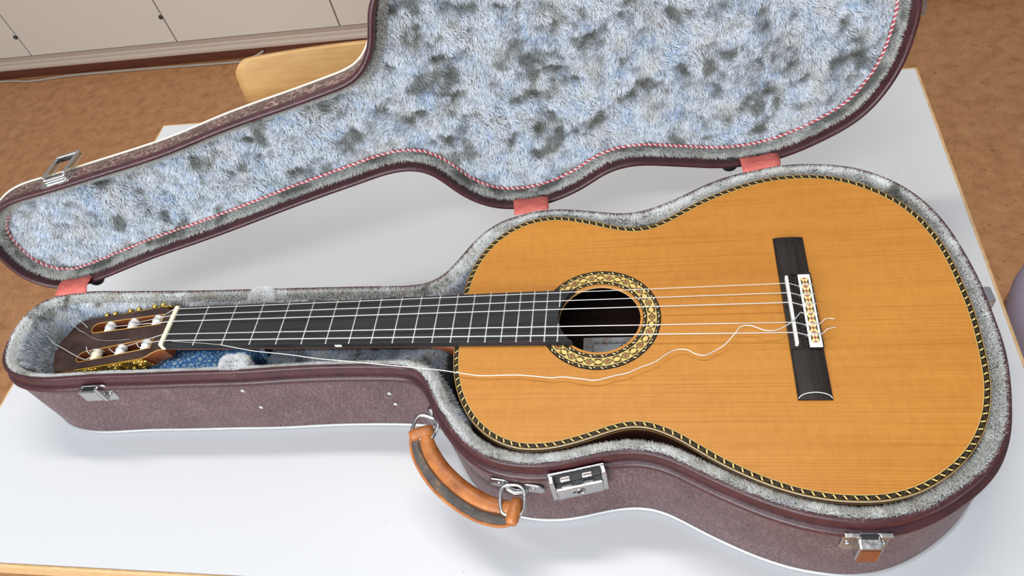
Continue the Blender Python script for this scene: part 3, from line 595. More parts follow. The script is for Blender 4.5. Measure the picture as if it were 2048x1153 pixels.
gx0 = np.arange(-0.23, 0.822, 0.0035); gy0 = np.arange(0.004, 0.42, 0.0035); GX, GY = np.meshgrid(gx0, gy0); nxg, nyg = len(gx0), len(gy0)
GP = np.c_[GX.ravel(), GY.ravel()]; gin = inside(GP, off(LO, -0.0135)[::3]); GZ = -0.0252 + relief(GP[:, 0], GP[:, 1])
gi = np.arange(nxg * nyg).reshape(nyg, nxg); fq = np.stack([gi[:-1, :-1], gi[:-1, 1:], gi[1:, 1:], gi[1:, :-1]], -1).reshape(-1, 4); fq = fq[gin[fq].all(1)]
used_, inv_ = np.unique(fq, return_inverse=True); add('lid_panel', np.c_[GP, GZ][used_], inv_.reshape(-1, 4), m_back, lid, True)
n = 215000
q = np.c_[rng.uniform(-0.23, 0.82, n * 3), rng.uniform(0, 0.42, n * 3)]; q = q[inside(q, off(LO, -0.0135)[::3])][:n]; n = len(q)
x, y = q[:, 0], q[:, 1]
hgt = relief(x, y); e1 = 0.0012
gxn = (relief(x + e1, y) - relief(x - e1, y)) / (2 * e1); gyn = (relief(x, y + e1) - relief(x, y - e1)) / (2 * e1)
Nn = np.c_[-gxn, -gyn, np.ones(n)]; Nn /= np.linalg.norm(Nn, axis=1)[:, None]
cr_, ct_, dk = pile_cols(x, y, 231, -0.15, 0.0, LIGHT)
low = sstep(0.0, -0.0038, hgt)[:, None] * 0.92                      # shade and darker ground of the hollows are put into the pile colour
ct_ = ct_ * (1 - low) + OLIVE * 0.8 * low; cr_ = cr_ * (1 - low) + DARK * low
fl = -1.5 + 1.7 * fbm(x, y, 13, 211, 2) + 1.1 * gnoise(x * 80, y * 80, 219)
T = np.c_[np.cos(fl), np.sin(fl), np.zeros(n)]
lean = np.clip(0.95 + 0.40 * gnoise(x * 60, y * 60, 227) + rng.normal(0, 0.18, n), 0.2, 1.3)
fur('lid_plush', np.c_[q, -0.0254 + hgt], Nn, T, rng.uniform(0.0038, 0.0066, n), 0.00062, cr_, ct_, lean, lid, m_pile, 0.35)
# border pile between rim and cord
n = 78000
t = rng.random(n); f = t * len(LO); i = f.astype(int) % len(LO); uu = (f - np.floor(f))[:, None]
pb = LO[i] * (1 - uu) + LO[(i + 1) % len(LO)] * uu; nb = LN[i] * (1 - uu) + LN[(i + 1) % len(LO)] * uu; nb /= np.linalg.norm(nb, axis=1)[:, None]
w_ = rng.random(n)
oo = -0.0074 - 0.0066 * np.sqrt(w_); hh = 0.0130 + 0.0140 * w_ ** 1.2
pb3 = np.c_[pb + nb * oo[:, None], -hh]
til = 0.4 + w_ * 1.0
N = np.c_[-nb * np.sin(til)[:, None], np.cos(til)]
fl = 1.2 * fbm(t * 2.4, w_ * 0.02, 40, 301, 2)
T = np.c_[nb * np.cos(fl)[:, None] + np.c_[nb[:, 1], -nb[:, 0]] * np.sin(fl)[:, None], 0.2 * np.ones(n)]
edge_l = sstep(0.40, 0.05, w_)[:, None] * (0.6 + 0.4 * gnoise(t * 2.4 * 60, w_ * 0, 77))[:, None]
cr_, ct_, dk = pile_cols(t * 2.4, w_ * 0.03, 331, 0.16 - 0.4 * (nb[:, 1] > 0.3), -0.35, WARM * 0.95)
ct_ = ct_ * (1 - edge_l) + WARM * edge_l; cr_ = cr_ * (1 - edge_l) + 0.85 * WARM * edge_l
fur('border_plush', pb3, N, T, rng.uniform(0.004, 0.0075, n), 0.00065, cr_, ct_, rng.uniform(0.3, 1.1, n), lid, m_pile)
# twisted cord along the seam
P = ring3(off(LO, -0.0152), -0.0215); P = np.roll(P, 14, 0)[:310]; Pd = []
for i in range(len(P) - 1):
    a, b = P[i], P[i + 1]
    for k in range(6): Pd.append(a + (b - a) * k / 6)
P = np.array(Pd)
Tn = np.gradient(P, axis=0); Tn /= np.linalg.norm(Tn, axis=1)[:, None]; Bn = np.c_[-Tn[:, 1], Tn[:, 0], np.zeros(len(P))]; Zn = np.tile([0, 0, 1.0], (len(P), 1))
s_ = np.r_[0, np.cumsum(np.linalg.norm(np.diff(P, axis=0), axis=1))]; tot = s_[-1] + np.linalg.norm(P[0] - P[-1]); tw = 2 * math.pi / 0.0060
for nm, ph, rr_, mm in (('cord_red_strand', 0, 0.00112, m_rope_r), ('cord_white_strand', math.pi, 0.00104, m_rope_w)):
    a = s_ * tw + ph
    V, F = tube(P + 0.00095 * (np.cos(a)[:, None] * Bn + np.sin(a)[:, None] * Zn), rr_, 5); add(nm, V, F, mm, lid, True)

# ribbons between lid and base
ribl = [(-0.1845, 0.0189, -0.1452, 0.0190), (0.3768, 0.0183, 0.4169, 0.0152), (0.6359, 0.0194, 0.6789, 0.0181)]
ribb = [(-0.1840, 0.0552, -0.1427, 0.0585), (0.3729, 0.148, 0.4122, 0.1561), (0.6281, 0.1945, 0.669, 0.2036)]
for a, b in zip(ribl, ribb):
    A0 = LM @ Vector((a[0], a[1], -0.005)); A1 = LM @ Vector((a[2], a[3], -0.005)); B0 = Vector((b[0], b[1], 0.1208)); B1 = Vector((b[2], b[3], 0.1208))
    rows = []
    for k in range(9):
        w = k / 8; sag = math.sin(w * math.pi) * 0.004
        up = f_l * sag + Vector((0, 0, sag * 0.3))
        rows.append([tuple(A0.lerp(B0, w).lerp(A1.lerp(B1, w), j / 6) + up + Vector((0, 0, 0.0006 * math.sin(j * 1.7 + k)))) for j in range(7)])
    Vt = [v for r in rows for v in r]; nv = len(Vt); dn = (f_l + Vector((0, 0, 1))).normalized() * -0.0007
    Vb = [tuple(Vector(v) + dn) for v in Vt]; F = []
    for k in range(8):
        for j in range(6):
            q0 = k * 7 + j; F += [(q0, q0 + 7, q0 + 8, q0 + 1), (nv + q0, nv + q0 + 1, nv + q0 + 8, nv + q0 + 7)]
    rm = list(range(7)) + [7 * k + 6 for k in range(1, 9)] + [56 + j for j in range(5, -1, -1)] + [7 * k for k in range(7, 0, -1)]
    for p_, q_ in zip(rm, rm[1:] + rm[:1]): F.append((p_, q_, q_ + nv, p_ + nv))
    add('hinge_ribbon', Vt + Vb, F, m_rib, case, True)

# --- hardware -----------------------------------------------------
CB = off(CO, W_O)
def wall_frame(x, y):
    i = int(np.argmin(((CB - [x, y]) ** 2).sum(1))); nv = CN[i]
    M = Matrix.Identity(4); t_ = Vector((-nv[1], nv[0], 0)); no = Vector((nv[0], nv[1], 0))
    if t_.x < 0: t_ = -t_
    zz = Vector((0, 0, 1))
    for k in range(3): M[k][0] = t_[k]; M[k][1] = no[k]; M[k][2] = zz[k]
    M[0][3], M[1][3] = CB[i][0], CB[i][1]
    return M                                          # x along the wall, y out of it (z up)
def cyl(c, r, h, axis='y', n=16, bev=0.0):
    ang = np.linspace(0, 2 * math.pi, n, endpoint=False); rings = []
    for (k, q) in ((0, r - bev), (bev, r), (h - bev, r), (h, r - bev)):
        if axis == 'y': rings.append(np.c_[c[0] + q * np.cos(ang), np.full(n, c[1] + k), c[2] - q * np.sin(ang)])
        elif axis == 'z': rings.append(np.c_[c[0] + q * np.cos(ang), c[1] + q * np.sin(ang), np.full(n, c[2] + k)])
        else: rings.append(np.c_[np.full(n, c[0] + k), c[1] + q * np.cos(ang), c[2] + q * np.sin(ang)])
    return loft(rings, True, False, True)
def plate(w, h, t_, rad, zc, y0=0.0, xs=0.0):
    """rounded plate standing on the wall"""
    L = []
    for cx, cz, a0 in ((w / 2 - rad, h / 2 - rad, 0), (-w / 2 + rad, h / 2 - rad, 90), (-w / 2 + rad, -h / 2 + rad, 180), (w / 2 - rad, -h / 2 + rad, 270)):
        for k in range(6):
            a = math.radians(a0 + k * 18); L.append((cx + rad * math.cos(a) + xs, cz + rad * math.sin(a)))
    L = np.array(L); rings = [np.c_[L[:, 0], np.full(len(L), y0), L[:, 1] + zc], np.c_[L[:, 0], np.full(len(L), y0 + t_ * 0.6), L[:, 1] + zc]]
    Li = (L - [xs, 0]) * [1 - 2 * 0.0006 / w, 1 - 2 * 0.0006 / h] + [xs, 0]
    rings.append(np.c_[Li[:, 0], np.full(len(L), y0 + t_), Li[:, 1] + zc])
    V, F = loft(rings, True, False, True); return V, [f[::-1] for f in F]
# latch catch at the head end
LT = wall_frame(-0.083, -0.064)
latch = MB().put(*plate(0.034, 0.031, 0.0016, 0.006, 0.0925), 0, LT).build('latch', m_chrome, case)
MB().put(*box((-0.0055, 0.0048, 0.097), (0.021, 0.0075, 0.019), 0.0015), 0, LT).build('catch_plate', m_chrome, latch)
MB().put(*box((0.0068, 0.0045, 0.097), (0.0046, 0.0070, 0.024), 0.0014), 0, LT).build('rolled_edge', m_chrome, latch)
MB().put(*box((-0.004, 0.0045, 0.1068), (0.012, 0.0055, 0.0018), 0.0005), 0, LT).build('slot', m_black, latch)
MB().put(*ball((0.0128, 0.0018, 0.0915), 0.0024, (1, 0.7, 1)), 0, LT).build('rivet', m_chrome, latch, True)
# latch with brown inlay at the lower bout
LT = wall_frame(0.687, -0.2045)
latch = MB().put(*plate(0.036, 0.034, 0.0016, 0.006, 0.090), 0, LT).build('latch', m_chrome, case)
cv = MB().put(*box((0.0005, 0.0068, 0.091), (0.018, 0.0125, 0.028), 0.0016), 0, LT).build('snap_cover', m_chrome, latch)
MB().put(*box((0.0005, 0.0133, 0.090), (0.0148, 0.0012, 0.0225), 0.0004), 0, LT).build('brown_inlay', m_plaque, latch)
MB().put(*box((0.0005, 0.0030, 0.1058), (0.013, 0.0035, 0.0022), 0.0005), 0, LT).build('slot', m_black, latch)
for x, w in ((-0.0125, 0.011), (0.0130, 0.010)): MB().put(*box((x, 0.0026, 0.1068), (w, 0.0042, 0.0020), 0.0007), 0, LT).build('top_fold', m_chrome, latch)
for x in (-0.0135, 0.0145): MB().put(*ball((x, 0.0018, 0.088), 0.0026, (1, 0.8, 1)), 0, LT).build('rivet', m_chrome, latch, True)
# lock with keyhole beside the handle
LT = wall_frame(0.4565, -0.1565)
lock = MB().put(*plate(0.052, 0.042, 0.0016, 0.0015, 0.0905), 0, LT).build('lock', m_chrome, case)
MB().put(*box((0, 0.0045, 0.0805), (0.043, 0.0065, 0.0205), 0.001), 0, LT).build('lock_face', m_chrome, lock)
for sx in (-1, 1): MB().put(*box((sx * 0.0236, 0.0050, 0.0925), (0.0048, 0.0080, 0.036), 0.0012), 0, LT).build('side_lug', m_chrome, lock)
MB().put(*box((0, 0.0056, 0.0930), (0.043, 0.0090, 0.0030), 0.0009), 0, LT).build('lip', m_chrome, lock)
MB().put(*box((0, 0.0020, 0.1020), (0.042, 0.0016, 0.014), 0.0003), 0, LT).build('trough', m_dark, lock)
for x in (-0.011, 0.009): MB().put(*box((x, 0.0032, 0.1030), (0.010, 0.0030, 0.008), 0.0012), 0, LT).build('spring_tab', m_chrome, lock)
V, F = tube([(0.0042 * math.cos(a), 0.0080, 0.0805 + 0.0042 * math.sin(a)) for a in np.linspace(0, 2 * math.pi, 20, endpoint=False)], 0.0006, 6, True)
kh = MB().put(V, F, 0, LT).build('keyhole_ring', m_chrome, lock, True)
MB().put(*cyl((0, 0.0075, 0.0805), 0.0022, 0.0006), 0, LT).put(*box((-0.0048, 0.0079, 0.0803), (0.005, 0.0006, 0.0012)), 0, LT).build('keyhole', m_dark, lock)
# latch keeper on the tail
LT = wall_frame(0.836, 0.032)
latch = MB().put(*plate(0.034, 0.030, 0.0016, 0.005, 0.088), 0, LT).build('latch', m_chrome, case)
MB().put(*box((0, 0.0075, 0.090), (0.018, 0.0135, 0.022), 0.0025), 0, LT).build('snap_cover', m_chrome, latch)
MB().put(*box((0, 0.0146, 0.090), (0.012, 0.0012, 0.014), 0.0004), 0, LT).build('brown_inlay', m_plaque, latch)
# rivets in the neck wall
for x, y, z in ((0.0895, -0.0597, 0.0872), (0.0907, -0.0597, 0.051), (0.2498, -0.0565, 0.0718), (0.2504, -0.0565, 0.0493)):
    LT = wall_frame(x, y); MB().put(*ball((0, 0.0004, z), 0.0027, (1, 0.45, 1), 14, 8), 0, LT).build('rivet', m_pipe, case, True)
# handle brackets, rings and grip
for (x, y, zc, rx, ry) in ((0.3085, -0.0905, 0.090, 0.2955, -0.1045), (0.3955, -0.1585, 0.084, 0.3935, -0.1725)):
    LT = wall_frame(x, y)
    b0 = MB()
    for sx in (-1, 1):
        V, F = plate(0.021, 0.0155, 0.0018, 0.0062, zc); b0.put([(a + sx * 0.0160, b, c + sx * -0.001) for a, b, c in V], F, 0, LT)
    br = b0.build('handle_bracket', m_chrome, case)
    V, F = tube([(-0.010, 0.001, zc + 0.001), (-0.006, 0.0045, zc + 0.001), (0, 0.0062, zc - 0.001), (0.006, 0.0045, zc - 0.002), (0.010, 0.001, zc - 0.002)], 0.0042, 8, False, 0.4)
    MB().put(V, F, 0, LT).build('bracket_bridge', m_chrome, br, True)
    for sx in (-1, 1): MB().put(*ball((sx * 0.0165, 0.0016, zc), 0.0026, (1, 0.5, 1)), 0, LT).build('rivet', m_chrome, br, True)
hp = spline([(0.2985, -0.1120, 0.088), (0.3031, -0.1253, 0.081), (0.3166, -0.1435, 0.074), (0.3366, -0.1603, 0.070), (0.3604, -0.1741, 0.069), (0.3806, -0.1808, 0.071), (0.3935, -0.1830, 0.076)], 64)
Th = np.gradient(hp, axis=0); Th /= np.linalg.norm(Th, axis=1)[:, None]
A_ = np.cross(Th, [0, 0, 1.0]); A_ /= np.linalg.norm(A_, axis=1)[:, None]; A_ = A_ * -np.sign(A_[30] @ np.array([0.7, 0.7, 0])); Bu = np.cross(A_, Th); Bu *= np.sign(Bu[:, 2])[:, None]
g = np.linspace(0, 1, 64); bulge = np.sin(np.clip(g * 1.0, 0, 1) * math.pi) ** 0.35
ang = np.linspace(0, 2 * math.pi, 16, endpoint=False)
rings = [hp[i] + A_[i] * (-0.0035) + (0.0045 + 0.0042 * bulge[i]) * (np.cos(ang)[:, None] * A_[i] + 0.95 * np.sin(ang)[:, None] * Bu[i]) for i in range(64)]
V, F = loft(rings, True, False, True); grip = add('handle', V, F, m_cognac, case, True)
sec = [(0.0005, 0.0030), (0.0085, 0.0016), (0.0135, 0.0004), (0.0150, -0.0012), (0.0135, -0.0028), (0.004, -0.0050), (-0.006, -0.0085), (-0.006, -0.006)]
rings = [np.array([hp[i] + A_[i] * a * (0.72 + 0.28 * bulge[i]) + Bu[i] * b for a, b in sec]) for i in range(64)]
V, F = loft(rings, True, False, True); fl_ = add('handle_flange', V, F, m_worn, grip, True)
V, F = tube(np.array([hp[i] + A_[i] * 0.0148 * (0.72 + 0.28 * bulge[i]) + Bu[i] * -0.0012 for i in range(64)]), 0.0017, 6); add('flange_edge', V, F, m_cognac, grip, True)
st = MB()
for i in range(5, 59):
    c = hp[i] + A_[i] * 0.0052 + Bu[i] * 0.0030
    V, F = tube([c - Th[i] * 0.0011, c + Bu[i] * 0.0005, c + Th[i] * 0.0011], 0.0005, 5); st.put(V, F)
st.build('stitching', m_thread, grip, True)['kind'] = 'stuff'
for e_, i0, i1 in (('a', 0, 3), ('b', 63, 60)):
    d3 = hp[i0] - hp[i1]; d3 /= np.linalg.norm(d3); c = hp[i0] + d3 * 0.002
    axv = A_[i0]; rr2 = []
    for w in np.linspace(-0.012, 0.012, 7):
        q = 0.0064 * math.sqrt(max(0.55, 1 - (w / 0.0128) ** 6))
        rr2.append(c + axv * w + q * (np.cos(ang)[:, None] * d3 + np.sin(ang)[:, None] * Bu[i0]))
    V, F = loft(rr2, True, False, True); add('strap_loop', V, F, m_cognac, grip, True)
for (bx, by, bz), e_ in (((0.3030, -0.0985, 0.0915), 0), ((0.3940, -0.1655, 0.0855), 63)):
    b3 = np.array([bx, by, bz]); c = hp[e_]; mid = 0.5 * (b3 + c) + [0, 0, 0.001]; ax1 = (c - b3); ln = np.linalg.norm(ax1); ax1 /= ln
    ax2 = A_[e_]; ax2 = ax2 - ax1 * (ax2 @ ax1); ax2 /= np.linalg.norm(ax2)
    ax2 = np.cross(ax1, [0, 0, 1.0]) if e_ == 63 else ax2; ax2 /= np.linalg.norm(ax2)
    P = np.array([mid + ax1 * (ln * 0.5 + 0.004) * np.sign(math.sin(a)) * abs(math.sin(a)) ** 0.7 + ax2 * 0.0115 * np.sign(math.cos(a)) * abs(math.cos(a)) ** 0.6 for a in np.linspace(0, 2 * math.pi, 36, endpoint=False)])
    V, F = tube(P, 0.0020, 8, True); add('handle_ring', V, F, m_chrome, case, True)
# lid hardware: hook frame at the head end, small hasp at the tail, two round feet by the hinge line
def lid_frame(s_l, d_ll):
    i = int(np.argmin(((LO - [s_l, d_ll]) ** 2).sum(1))); nv = LN[i]; t2 = Vector((nv[1], -nv[0], 0))
    if t2.x < 0: t2 = -t2
    M = Matrix.Identity(4)
    for k in range(3): M[k][0] = t2[k]; M[k][1] = (nv[0], nv[1], 0)[k]; M[k][2] = (0, 0, 1)[k]
    M[0][3], M[1][3] = LO[i]
    return M
LT = lid_frame(-0.112, 0.149)
hk = MB().put(*plate(0.037, 0.020, 0.0016, 0.004, -0.012), 0, LT).build('lid_catch', m_chrome, lid)
for x in (-0.0125, 0.0135): MB().put(*box((x, 0.0065, -0.032), (0.0046, 0.0062, 0.044), 0.001), 0, LT).build('hook_arm', m_chrome, hk)
MB().put(*box((0.0005, 0.0065, -0.0530), (0.0306, 0.0070, 0.0042), 0.001), 0, LT).build('hook_bar', m_chrome, hk)
MB().put(*box((0.0005, 0.0040, -0.010), (0.028, 0.0050, 0.004), 0.001), 0, LT).build('hook_pivot', m_chrome, hk)
MB().put(*ball((0.0145, 0.0022, -0.006), 0.0028, (1, 0.8, 1)), 0, LT).build('rivet', m_chrome, hk, True)
LT = lid_frame(0.812, 0.158)
hk = MB().put(*plate(0.030, 0.020, 0.0016, 0.004, -0.014), 0, LT).build('lid_catch', m_chrome, lid)
MB().put(*box((0, 0.0050, -0.022), (0.022, 0.0080, 0.026), 0.0025), 0, LT).build('hook_pivot', m_chrome, hk)
for s_l, d_ll in ((0.6244, 0.006), (-0.1459, 0.009)):
    LT = lid_frame(s_l, d_ll); MB().put(*ball((0, 0.0005, -0.0105), 0.0098, (1, 0.95, 0.8), 16, 10), 0, LT).build('rubber_foot', m_dark, lid, True)
# ------------------------------------------------------------------ guitar
gt = thing('classical_guitar', 'classical guitar with cedar top and one broken string lying in the open case', 'guitar', (0, 0, ZT))
GO = cr_closed(np.array(GUITAR_MM) / 1000, 640)[::-1]         # counter-clockwise
ZS = 0.121; ZB = 0.026
HC = np.array([0.4727, 0.0]); HR = 0.0405
circ = lambda r, n: np.array([(HC[0] + r * math.cos(a), HC[1] + r * math.sin(a)) for a in np.linspace(0, 2 * math.pi, n, endpoint=False)])
hole = circ(HR, 96)
body = MB()
V, F = loft([ring3(GO, ZB), ring3(off(GO, 0.0006), ZB + 0.004), ring3(off(GO, 0.0008), 0.07), ring3(GO, ZS - 0.0052)], True); body.put(V, F, 0)
V = ring3(GO, ZB); body.put(V, [tuple(range(len(GO)))[::-1]], 0)
V = ring3(off(GO, -0.0015), ZB + 0.003); body.put(V, [tuple(range(len(GO)))], 1)
V, F = loft([ring3(off(GO, -0.002), ZB + 0.003), ring3(off(GO, -0.002), ZS - 0.004)], True); body.put(V, [f[::-1] for f in F], 1)
bo = body.build('body', [m_rose, m_rose_in], gt, True)
V, F = box((0.338, 0, 0.072), (0.022, 0.07, 0.088), 0.003); add('neck_block', V, F, m_maho, bo)
sb = MB()
V, F = fill([GO, hole], ZS); sb.put(V, F, 0)
V, F = loft([ring3(hole, ZS), ring3(hole, ZS - 0.0028)], True); sb.put(V, F, 1)
V, F = fill([off(GO, -0.003), circ(HR, 96)], ZS - 0.0028); sb.put(V, [f[::-1] for f in F], 2)
sob = sb.build('soundboard', [m_cedar, m_cedar_edge, m_rose_in], gt)
# side purfling lines
pur = MB()
for z0, z1, mi in ((ZS - 0.0014, ZS, 0), (ZS - 0.0044, ZS - 0.0014, 1), (ZS - 0.0052, ZS - 0.0044, 2)):
    V, F = loft([ring3(off(GO, 0.0002), z0), ring3(off(GO, 0.0002), z1)], True); pur.put(V, F, mi)
pur.build('side_purfling', [m_white_line, m_rose, m_goldline], gt, True)
# marquetry border, laid into the edge of the soundboard
g2 = cr_closed(GO[::2], 1600); gn = normals2(g2); seg = np.linalg.norm(np.roll(g2, -1, 0) - g2, axis=1); gs = np.r_[0, np.cumsum(seg)]; GL = gs[-1]
g2c = np.vstack([g2, g2[:1]]); gnc = np.vstack([gn, gn[:1]])
def gp(s_, v_, z):
    s_ = s_ % GL; q = np.array([np.interp(s_, gs, g2c[:, k]) - v_ * np.interp(s_, gs, gnc[:, k]) for k in (0, 1)]); return (q[0], q[1], z)
bd = MB()
def strip(o0, o1, z, mi):
    V, F = loft([ring3(off(GO, -o0), z), ring3(off(GO, -o1), z)], True); bd.put(V, F, mi)
BW = 0.0056
strip(0.0, BW, ZS + 0.00012, 0); strip(0.0001, 0.0005, ZS + 0.00020, 2); strip(BW - 0.0005, BW, ZS + 0.00020, 1)
nu = int(round(GL / 0.0082)); pr = GL / nu
for k in range(nu):
    s0 = k * pr; z = ZS + 0.00022
    Q = [gp(s0, 0.0044, z), gp(s0 + 0.0022, 0.0012, z), gp(s0 + 0.0036, 0.0014, z), gp(s0 + 0.0014, 0.0046, z)]; bd.put(Q, [(0, 1, 2, 3), (3, 2, 1, 0)][:1], 1)
    for d0 in (0.0040, 0.0058):
        Q = [gp(s0 + d0, 0.0010, z), gp(s0 + d0 + 0.0005, 0.0010, z), gp(s0 + d0 + 0.0021, 0.0046, z), gp(s0 + d0 + 0.0016, 0.0046, z)]; bd.put(Q, [(0, 1, 2, 3)], 3)
bdo = bd.build('marquetry_border', [m_inl_b, m_inl_g, m_goldline, m_inl_k], gt)
# rosette
ro = MB(); zr = ZS + 0.00015
def pol(r, a, z): return (HC[0] + r * math.cos(a), HC[1] + r * math.sin(a), z)
def ringband(r0, r1, z, mi, n=160):
    A = [pol(r0, 2 * math.pi * k / n, z) for k in range(n)]; B = [pol(r1, 2 * math.pi * k / n, z) for k in range(n)]
    ro.put(A + B, [(k, n + k, n + (k + 1) % n, (k + 1) % n) for k in range(n)], mi)
ringband(0.0432, 0.0605, zr, 0)
ringband(0.0470, 0.0563, zr + 0.00005, 1)
zi = zr + 0.00010
for n_u, r0, r1 in ((66, 0.0571, 0.0599), (50, 0.0437, 0.0464)):
    st_ = 2 * math.pi / n_u
    for k in range(n_u):
        a = k * st_
        if k % 2 == 0:
            ro.put([pol(r0, a, zi), pol(r0 + 0.0011, a - 0.10 * st_, zi), pol(r1 - 0.0003, a + 0.34 * st_, zi), pol(r1 - 0.0011, a + 0.50 * st_, zi)], [(0, 3, 2, 1)], 2)
            ro.put([pol(r0 + 0.0004, a + 0.62 * st_, zi), pol(r0 + 0.0013, a + 0.80 * st_, zi), pol(r0 + 0.0007, a + 1.10 * st_, zi), pol(r0 + 0.0002, a + 0.95 * st_, zi)], [(0, 3, 2, 1), ][:1], 2)
        else:
            for d0 in (0.15, 0.55):
                ro.put([pol(r0, a + (d0 + 0.2) * st_, zi), pol(r0, a + (d0 + 0.32) * st_, zi), pol(r1, a + (d0 - 0.12) * st_, zi), pol(r1, a + (d0 - 0.24) * st_, zi)], [(0, 1, 2, 3), (3, 2, 1, 0)][:1], 4)
NM = 18; sm = 2 * math.pi / NM; rm_ = 0.05165
def curve_flat(P, w, mi, z):
    P = np.asarray(P, float); T = np.gradient(P, axis=0); T /= np.linalg.norm(T, axis=1)[:, None]; Nn_ = np.c_[-T[:, 1], T[:, 0]] * w / 2
    A = P + Nn_; B = P - Nn_; n = len(P)
    ro.put([(q[0], q[1], z) for q in A] + [(q[0], q[1], z) for q in B], [(k, k + n, k + n + 1, k + 1) for k in range(n - 1)], mi)
def arc_p(a0, pts_): return [pol(rm_ + dr, a0 + da, 0)[:2] for da, dr in pts_]
for k in range(NM):
    a = k * sm
    for s1 in (1, -1):
        # long pointed leaves and scrolls that link the lozenges
        curve_flat(arc_p(a, [(s1 * sm * q, 0.0034 * math.cos(q * 2 * math.pi) * 0.9) for q in np.linspace(0.0, 0.5, 10)]), 0.00068, 0, zi + 0.00002)
        curve_flat(arc_p(a, [(s1 * sm * q, -0.0034 * math.cos(q * 2 * math.pi) * 0.9) for q in np.linspace(0.0, 0.5, 10)]), 0.00068, 0, zi + 0.00002)
        for s2 in (1, -1):
            curve_flat(arc_p(a + s1 * sm * 0.39, [(0.055 * s1 * (1 - t_) * math.cos(t_ * 7.5), s2 * (0.0026 + 0.0011 * (1 - t_ * 0.75) * math.sin(t_ * 7.5))) for t_ in np.linspace(0, 1, 14)]), 0.00068, 0, zi + 0.00002)
    for rr_, wd, mi, dz in ((0.0036, 0.066, 0, 3e-5), (0.0029, 0.052, 1, 5e-5), (0.0022, 0.040, 0, 7e-5), (0.0017, 0.031, 3, 9e-5)):
        ro.put([pol(rm_ - rr_, a, zi + dz), pol(rm_, a + wd, zi + dz), pol(rm_ + rr_, a, zi + dz), pol(rm_, a - wd, zi + dz)], [(0, 3, 2, 1)], mi)
for r_, nd in ((0.0476, 150), (0.0557, 176)):
    for k in range(nd):
        a = 2 * math.pi * k / nd; ro.put([pol(r_ - 0.0002, a, zi), pol(r_ - 0.0002, a + 0.0085, zi), pol(r_ + 0.0002, a + 0.0085, zi), pol(r_ + 0.0002, a, zi)], [(0, 3, 2, 1)], 0)
ro.build('rosette', [m_inl_b, m_inl_g, m_inl_c, m_inl_r, m_inl_k], gt)

# label inside
lb = MB(); zl = ZB + 0.0034
lb.put([(0.4466, -0.025, zl), (0.512, -0.025, zl), (0.512, 0.0395, zl), (0.4466, 0.0395, zl)], [(0, 1, 2, 3)], 0)
def ink(P, w=0.0006):
    P = np.asarray(P, float); T = np.gradient(P, axis=0); T /= np.linalg.norm(T, axis=1)[:, None]; N_ = np.c_[-T[:, 1], T[:, 0]] * w / 2; n = len(P)
    A = P + N_; B = P - N_
    lb.put([(q[0], q[1], zl + 0.0002) for q in A] + [(q[0], q[1], zl + 0.0002) for q in B], [(k, k + n, k + n + 1, k + 1) for k in range(n - 1)], 1)
ink([(0.4580, 0.0312), (0.498, 0.0312)]); ink([(0.4575, 0.0298), (0.4575, -0.01)]); ink([(0.504, 0.0298), (0.504, -0.01)])
for k in range(6):
    cx = 0.4615 + k * 0.0075
    for s1 in (-1, 1): ink([(cx + s1 * (0.0013 + 0.0013 * math.cos(a)), 0.0322 + 0.0012 * math.sin(a)) for a in np.linspace(0, 2 * math.pi, 12)], 0.0005)
for k in range(3):
    ink([(0.4565 + 0.0012 * math.cos(a), 0.026 - k * 0.007 + 0.0016 * math.sin(a)) for a in np.linspace(0, 5, 12)], 0.0006)
ink([(0.4885 + 0.0012 * math.sin(q * 9), 0.029 - q * 0.008) for q in np.linspace(0, 1, 24)], 0.0012); ink([(0.4935, 0.0225), (0.4975, 0.0275)], 0.0009)
ink([(0.477 + 0.0042 * math.cos(a), 0.0165 + 0.0042 * math.sin(a)) for a in np.linspace(0, 2 * math.pi, 24)], 0.0007)
ink([(0.477 + 0.0028 * math.cos(a), 0.0165 + 0.0028 * math.sin(a)) for a in np.linspace(0, 2 * math.pi, 24)], 0.0005)
lb.build('label_paper', [m_paper, m_ink], gt)

# fretboard with concave end at the sound hole
hw = lambda x: 0.5 * (0.0520 + (0.0605 - 0.0520) * x / 0.325)
ZF = 0.128
xe = 0.4727 - math.sqrt(HR ** 2 - 0.0318 ** 2)
L = [(-0.0002, -hw(0))] + [(x, -hw(x)) for x in np.linspace(0.05, xe, 10)]
a1 = math.asin(-hw(xe) / HR); L += [(HC[0] - HR * math.cos(a), HR * math.sin(a)) for a in np.linspace(a1, -a1, 24)[1:-1]]
L += [(x, hw(x)) for x in np.linspace(xe, 0.05, 10)] + [(-0.0002, hw(0))]
L = np.array(L)
fb = MB(); V, F = fill([L], ZF); fb.put(V, F); V, F = loft([ring3(L, 0.1208), ring3(L, ZF)], True); fb.put(V, F)
fbo = fb.build('fretboard', m_ebony, gt)
frd = lambda n: 0.650 * (1 - 2 ** (-n / 12))
for k in range(1, 20):
    x = frd(k); spans = [(-hw(x), hw(x))]
    if k == 19: spans = [(-hw(x), -0.0105), (0.0105, hw(x))]
    for a, b in spans:
        fm_ = MB()
        ang2 = np.linspace(0, math.pi, 7); rings = []
        for y, q in ((a, 0.5), (a + 0.0006, 1), (b - 0.0006, 1), (b, 0.5)): rings.append(np.c_[x + 0.0008 * np.cos(ang2), np.full(7, y), ZF - 0.0001 + 0.0011 * q * np.sin(ang2)])
        V, F = loft(rings, True, False, True); fm_.put(V, F); fm_.build('fret', m_fret, fbo, True)
V, F = box((0.2035, -hw(0.2035) - 0.0001, 0.1245), (0.0075, 0.0006, 0.0032)); add('side_marker', V, F, m_ivory, fbo)
